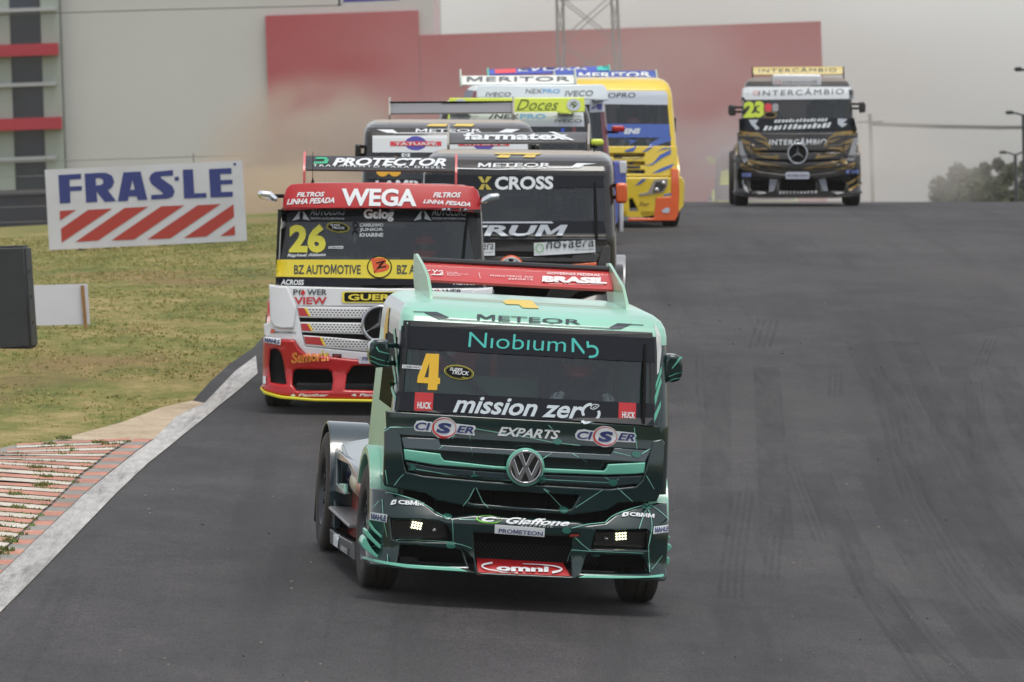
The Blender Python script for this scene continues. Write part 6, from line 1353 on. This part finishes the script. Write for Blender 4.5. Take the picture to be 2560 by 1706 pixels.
TW = Truck('white racing truck with red mirror under a white wing, behind the lime visored one', 1352, 131.0, 5.0, zs=1.05)
PW = dict(roof=iv_w, brow=iv_w, hood=M('hood_maroon', (96, 44, 56), .4, coat=.4), pillar=M('pillar_maroon', (104, 48, 60), .4, coat=.4), side=M('side_blue_grey', (74, 78, 110), .45), bumper=M('bumper_blue', (74, 90, 168), .4, coat=.3), fender=M('fender_blue', (92, 104, 180), .4), skirt=iv_w, arch=white); box_front(TW, PW)
visW = lambda x, z: .10 + .14 * (x / 1.1) ** 2 + .5 * max(0, z - 2.15)
v_ = TW.plate('sun_visor', TW.xz(f4([(835, 200), (850, 182), (1730, 175), (1755, 200), (1772, 290), (1640, 285), (830, 268)]), visW), visW, .04, iv_w, bev=.014)
TW.txt('NEX', f4(1180, 240), f4(1295, 240), f4(1184, 208), M('vinyl_grey_dark', None), .0, 0, 1, parent=v_); TW.txt('PRO', f4(1300, 238), f4(1425, 238), f4(1302, 208), M('vinyl_sky', None), .02, 0, 1, parent=v_); TW.txt('IVECO', f4(1460, 262), f4(1660, 258), f4(1462, 222), M('vinyl_grey_dark', None), .01, .1, 1, parent=v_); TW.txt('IVECO', f4(895, 262), f4(1075, 262), f4(898, 232), M('vinyl_grey_dark', None), .01, .1, 1, parent=v_)
TW.poly(f4([(1635, 286), (1735, 284), (1740, 372), (1636, 378)]), lgrey, 2, name='square_sticker'); TW.poly(f4([(1640, 360), (1670, 325), (1668, 350), (1690, 318), (1720, 315), (1722, 358), (1690, 356), (1690, 336)]), M('vinyl_violet', None), 3, name='sponsor_icon')
wW = wing(TW, [f4(722, 114), f4(1533, 108), f4(1527, 168), f4(726, 175)], 2.05, 1.85, M('wing_ivory', (216, 218, 212), .4), slim_post(M('post_pale', (170, 180, 170), .5), .10)); TW.txt('MERITOR', f4(760, 158), f4(1498, 154), f4(762, 124), M('vinyl_grey_dark', None), .01, 0, 1, parent=wW, spacing=1.05)
mirror(TW, f4(rrect(1800, 470, 1890, 514, 18)), .35, red26, (1.04, (-.05,)), thick=.2); mirror(TW, f4(rrect(760, 470, 815, 514, 18)), .35, red26, (-1.04, (-.05,)), thick=.2)
TW.plate('fender_cap', TW.xz(f4([(1805, 725), (1895, 722), (1900, 800), (1898, 1010), (1808, 1010)]), .30), .30, .5, M('fender_blue', None), bev=.04, step=0); TW.plate('fender_cap', TW.xz(f4([(1848, 722), (1902, 722), (1902, 812), (1850, 812)]), .28), .28, .06, white, bev=.02, step=0)
TW.plate('side_strip', TW.xz(f4([(1845, 1010), (1880, 1010), (1878, 1230), (1848, 1230)]), .32), .32, .3, white, bev=.03, step=0)
person(TW, .46, 1.30, M('suit_black', None), M('helmet_dark', None), M('glove_dark', None), 'driver inside the white truck with the red mirror')

TY = Truck('yellow racing truck with blue claw marks and orange bumper corner', 1530, 141.0, 4.0, zs=1.065)
PY = dict(roof=yelp, brow=yelp, hood=yelp, pillar=yelp, side=M('side_yellow_dusty', (170, 140, 60), .5, dust=.3), bumper=yelp, fender=yelp, skirt=orange, arch=yelp, hl=0, vents=0, holes=lambda T: (lambda A: A + [[(-x, z) for x, z in q][::-1] for q in A])([T.xz(y5([(570, 1262), (600, 1258), (640, 1340), (668, 1420), (575, 1418)]), nose_y)])); box_front(TY, PY)
wY = wing(TY, [(1388, 180), y5(818, 62), y5(818, 134), (1388, 200)], 2.05, 1.85, M('wing_blue', (60, 84, 160), .4), slim_post(M('post_pale', None), .02)); TY.txt('MERITOR', (1446, 196.5), y5(775, 126), (1447, 183), wvinyl, .03, 0, 1, parent=wY, spacing=1.05)
TY.poly(y5([(-120, 250), (905, 255), (930, 285), (932, 385), (-120, 372)]), lgrey, 2, name='sun_strip'); TY.txt('KOPRO', y5(310, 321), y5(628, 318), y5(312, 275), dk, .01, .1, 3)
TY.poly(y5([(-130, 560), (945, 565), (945, 690), (-130, 690)]), bluep, 2, name='lower_strip'); TY.txt('ENS', y5(520, 658), y5(672, 655), y5(524, 606), wvinyl, .05, .2, 3)
cl = ([(960, 680), (860, 690), (770, 740), (740, 790), (650, 850), (700, 840), (800, 770), (960, 720)], [(960, 760), (880, 790), (820, 830), (880, 800), (960, 790)], [(960, 800), (860, 850), (790, 930), (700, 950), (790, 945), (880, 880), (960, 840)], [(990, 930), (880, 970), (780, 1025), (860, 1010), (960, 970)], [(745, 1045), (690, 1080), (620, 1140), (680, 1120), (730, 1075)], [(530, 810), (640, 770), (600, 840), (530, 840)], [(520, 710), (650, 715), (600, 740), (570, 760), (590, 725)], [(560, 940), (640, 885), (600, 940)], [(570, 990), (745, 1000), (690, 1025), (560, 1005)])
TY.poly(None, bluep, 1, many=[y5(q) for q in cl] + [y5([(410 - (x - 410) * 1., y) for x, y in q][::-1]) for q in cl], name='claw_pattern', maxdy=.5)
for q in ([(425, 850), (700, 855), (700, 880), (425, 880)], [(540, 955), (680, 955), (670, 978), (540, 978)], [(540, 1055), (650, 1055), (640, 1078), (540, 1078)]): TY.poly(y5(q), M('slot_dark', (40, 40, 44), .6), 2, name='grille_slot')
TY.plate('bumper_corner', TY.xz(y5([(965, 975), (1030, 985), (1040, 1180), (1030, 1400), (1000, 1465), (560, 1468), (560, 1440), (800, 1440), (820, 1250), (960, 1240)]), nose_y), lambda x, z: nose_y(x, z) - .05, .08, orange, bev=.015)
TY.poly(y5([(870, 1370), (920, 1340), (950, 1350), (940, 1390), (890, 1392)]), lgrey, 2, name='sponsor_icon'); TY.txt('For', y5(665, 1330), y5(760, 1328), y5(668, 1290), M('script_brown', (120, 96, 30), .5), .02, .2, 2)
TY.poly(y5([(890, 1220), (960, 1205), (960, 1225), (895, 1238)]), M('sticker_blue', None), 2, name='sponsor_sticker')
for sgn in (1, -1):
    q = T_ = [(sgn * x, z) for x, z in TY.xz(y5([(660, 1215), (745, 1195), (800, 1085), (830, 1075), (932, 1070), (925, 1140), (885, 1200), (760, 1222), (665, 1235)]), nose_y)]
    h = TY.plate('headlight', q, lambda x, z: nose_y(x, z) - .045, .05, M('headlight_frame', (150, 142, 128), .4), bev=.006)
    q2 = [(sgn * x, z) for x, z in TY.xz(y5([(790, 1200), (815, 1105), (915, 1090), (910, 1140), (875, 1188)]), nose_y)]; TY.plate('lamp_glass', q2, lambda x, z: nose_y(x, z) - .055, .02, M('headlight_dark', None), bev=.004, parent=h)
    for c_ in ((826, 1178), (890, 1115)):
        p = TY.on(*y5(*c_), nose_y); bm = bmesh.new(); bmesh.ops.create_uvsphere(bm, u_segments=16, v_segments=10, radius=.045, matrix=Matrix.Translation((sgn * p.x, p.y - .04, p.z))); link('lens', mesh_of(bm), M('lens_chrome', (190, 190, 186), .15, metal=.8), h)
mirror(TY, y5(rrect(990, 500, 1010, 640, 8)), .55, blackp, (1.05, (-.05, .05)), thick=.1)
person(TY, .46, 1.30, M('suit_green', (80, 110, 70), .8), M('helmet_pink', (190, 110, 130), .3, coat=.6), M('glove_grey', None), 'driver in green suit inside the yellow truck with blue claw marks')

TE = Truck('racing truck hidden behind the pack but for its blue wing with red badge', 1384, 155.0, 3.0, zs=1.05)
PE = dict(roof=bluep, brow=bluep, hood=bluep, pillar=blackp, side=bluep, bumper=blackp, fender=bluep, skirt=blackp, arch=bluep); box_front(TE, PE)
wE = wing(TE, [f4(915, 68), f4(1772, 44), f4(1772, 78), f4(918, 106)], 2.05, 1.85, M('wing_violet_blue', (76, 90, 176), .4), slim_post(M('post_teal', (90, 190, 160), .5), .03)); TE.txt('EVORA', f4(1125, 85), f4(1620, 74), f4(1128, 58), wvinyl, .02, .1, 1, parent=wE); TE.poly(f4([(960, 72), (1110, 66), (1112, 94), (965, 100)]), M('vinyl_coral', (222, 80, 84), .5), 1, parent=wE, name='badge'); TE.poly(f4([(1690, 52), (1770, 40), (1770, 76), (1690, 78)]), M('vinyl_teal', None), 1, parent=wE, name='badge')

TZ = Truck('last racing truck, half hidden by dust below the crest, lime mirror showing', 1889, 238.0, 0)
PZ = dict(roof=M('roof_grey_dust', None), brow=M('brow_slate', (84, 92, 108), .5), hood=M('hood_slate', (90, 96, 106), .5), pillar=M('brow_slate', None), side=M('brow_slate', None), bumper=lime, fender=blackp, skirt=blackp, arch=lime); box_front(TZ, PZ)
mirror(TZ, [(1766, 392), (1786, 394), (1788, 411), (1768, 408)], .35, lime, (-1.04, (0,)), thick=.2); mirror(TZ, [(1992, 394), (2012, 392), (2010, 408), (1990, 411)], .35, lime, (1.04, (0,)), thick=.2)
TZ.poly([(1803, 428), (1826, 424), (1826, 462), (1800, 464)], lime, 2, name='livery_mark', maxdy=1)
# ---------------------------------------------------------------- air: even haze and the dust the pack has thrown up
def volume_mat(name, color, dens, noise_=None):
    m = bpy.data.materials.new(name); m.use_nodes = True; nt = m.node_tree; L = nt.links; nt.nodes.remove(nt.nodes['Principled BSDF'])
    v = nt.nodes.new('ShaderNodeVolumePrincipled'); v.inputs['Color'].default_value = color; v.inputs['Density'].default_value = dens; v.inputs['Anisotropy'].default_value = 0.
    L.new(v.outputs[0], nt.nodes['Material Output'].inputs['Volume'])
    if noise_:
        tc = nt.nodes.new('ShaderNodeTexCoord'); ln = nt.nodes.new('ShaderNodeVectorMath'); ln.operation = 'LENGTH'; L.new(tc.outputs['Object'], ln.inputs[0])
        fall = nt.nodes.new('ShaderNodeMapRange'); fall.inputs[1].default_value = 1.0; fall.inputs[2].default_value = .25; fall.interpolation_type = 'SMOOTHSTEP'; L.new(ln.outputs['Value'], fall.inputs[0])
        n = nt.nodes.new('ShaderNodeTexNoise'); n.inputs['Scale'].default_value = noise_[0]; n.inputs['Detail'].default_value = 3; L.new(tc.outputs['Object'], n.inputs['Vector'])
        mr = nt.nodes.new('ShaderNodeMapRange'); mr.inputs[1].default_value = noise_[1]; mr.inputs[2].default_value = noise_[2]; L.new(n.outputs['Fac'], mr.inputs[0])
        a = nt.nodes.new('ShaderNodeMath'); a.operation = 'MULTIPLY'; L.new(fall.outputs[0], a.inputs[0]); L.new(mr.outputs[0], a.inputs[1])
        b = nt.nodes.new('ShaderNodeMath'); b.operation = 'MULTIPLY'; L.new(a.outputs[0], b.inputs[0]); b.inputs[1].default_value = dens; L.new(b.outputs[0], v.inputs['Density'])
    return m
bm = bmesh.new(); bbox_bm(bm, -420, 420, -6, 920, -14, 48)
hz_o = link('haze', mesh_of(bm), volume_mat('haze_air', (.86, .83, .80, 1), .0001), sharp=None); hz_o['kind'] = 'stuff'
def dust(px, py, d, sx, sy, sz, col, dens, label, nz=(2.2, .34, .66)):
    bm = bmesh.new(); bmesh.ops.create_icosphere(bm, subdivisions=4, radius=1.0)
    o = link('dust_cloud', mesh_of(bm), volume_mat('dust_air', col, dens, nz), sharp=None); o.location = at_y(px, py, d); o.scale = (sx, sy, sz); setp(o, label, None, None, 'stuff'); return o
dust(800, 430, 186, 3.0, 9, 2.4, (.60, .50, .42, 1), 1.0, 'brown dust plume rising behind the left of the pack')
dust(680, 480, 178, 3.2, 8, 1.0, (.70, .56, .42, 1), .5, 'low tan dust drifting over the grass bank')
dust(1750, 420, 205, 4.5, 14, 2.2, (.58, .51, .49, 1), .15, 'grey dust hanging between the yellow and the black truck')
dust(2110, 440, 215, 4.6, 16, 2.4, (.80, .75, .69, 1), .085, 'pale dust trailing at right of the crest')
dust(1500, 250, 260, 16, 18, 7, (.68, .60, .57, 1), .055, 'thin dust veil hanging before the red building')
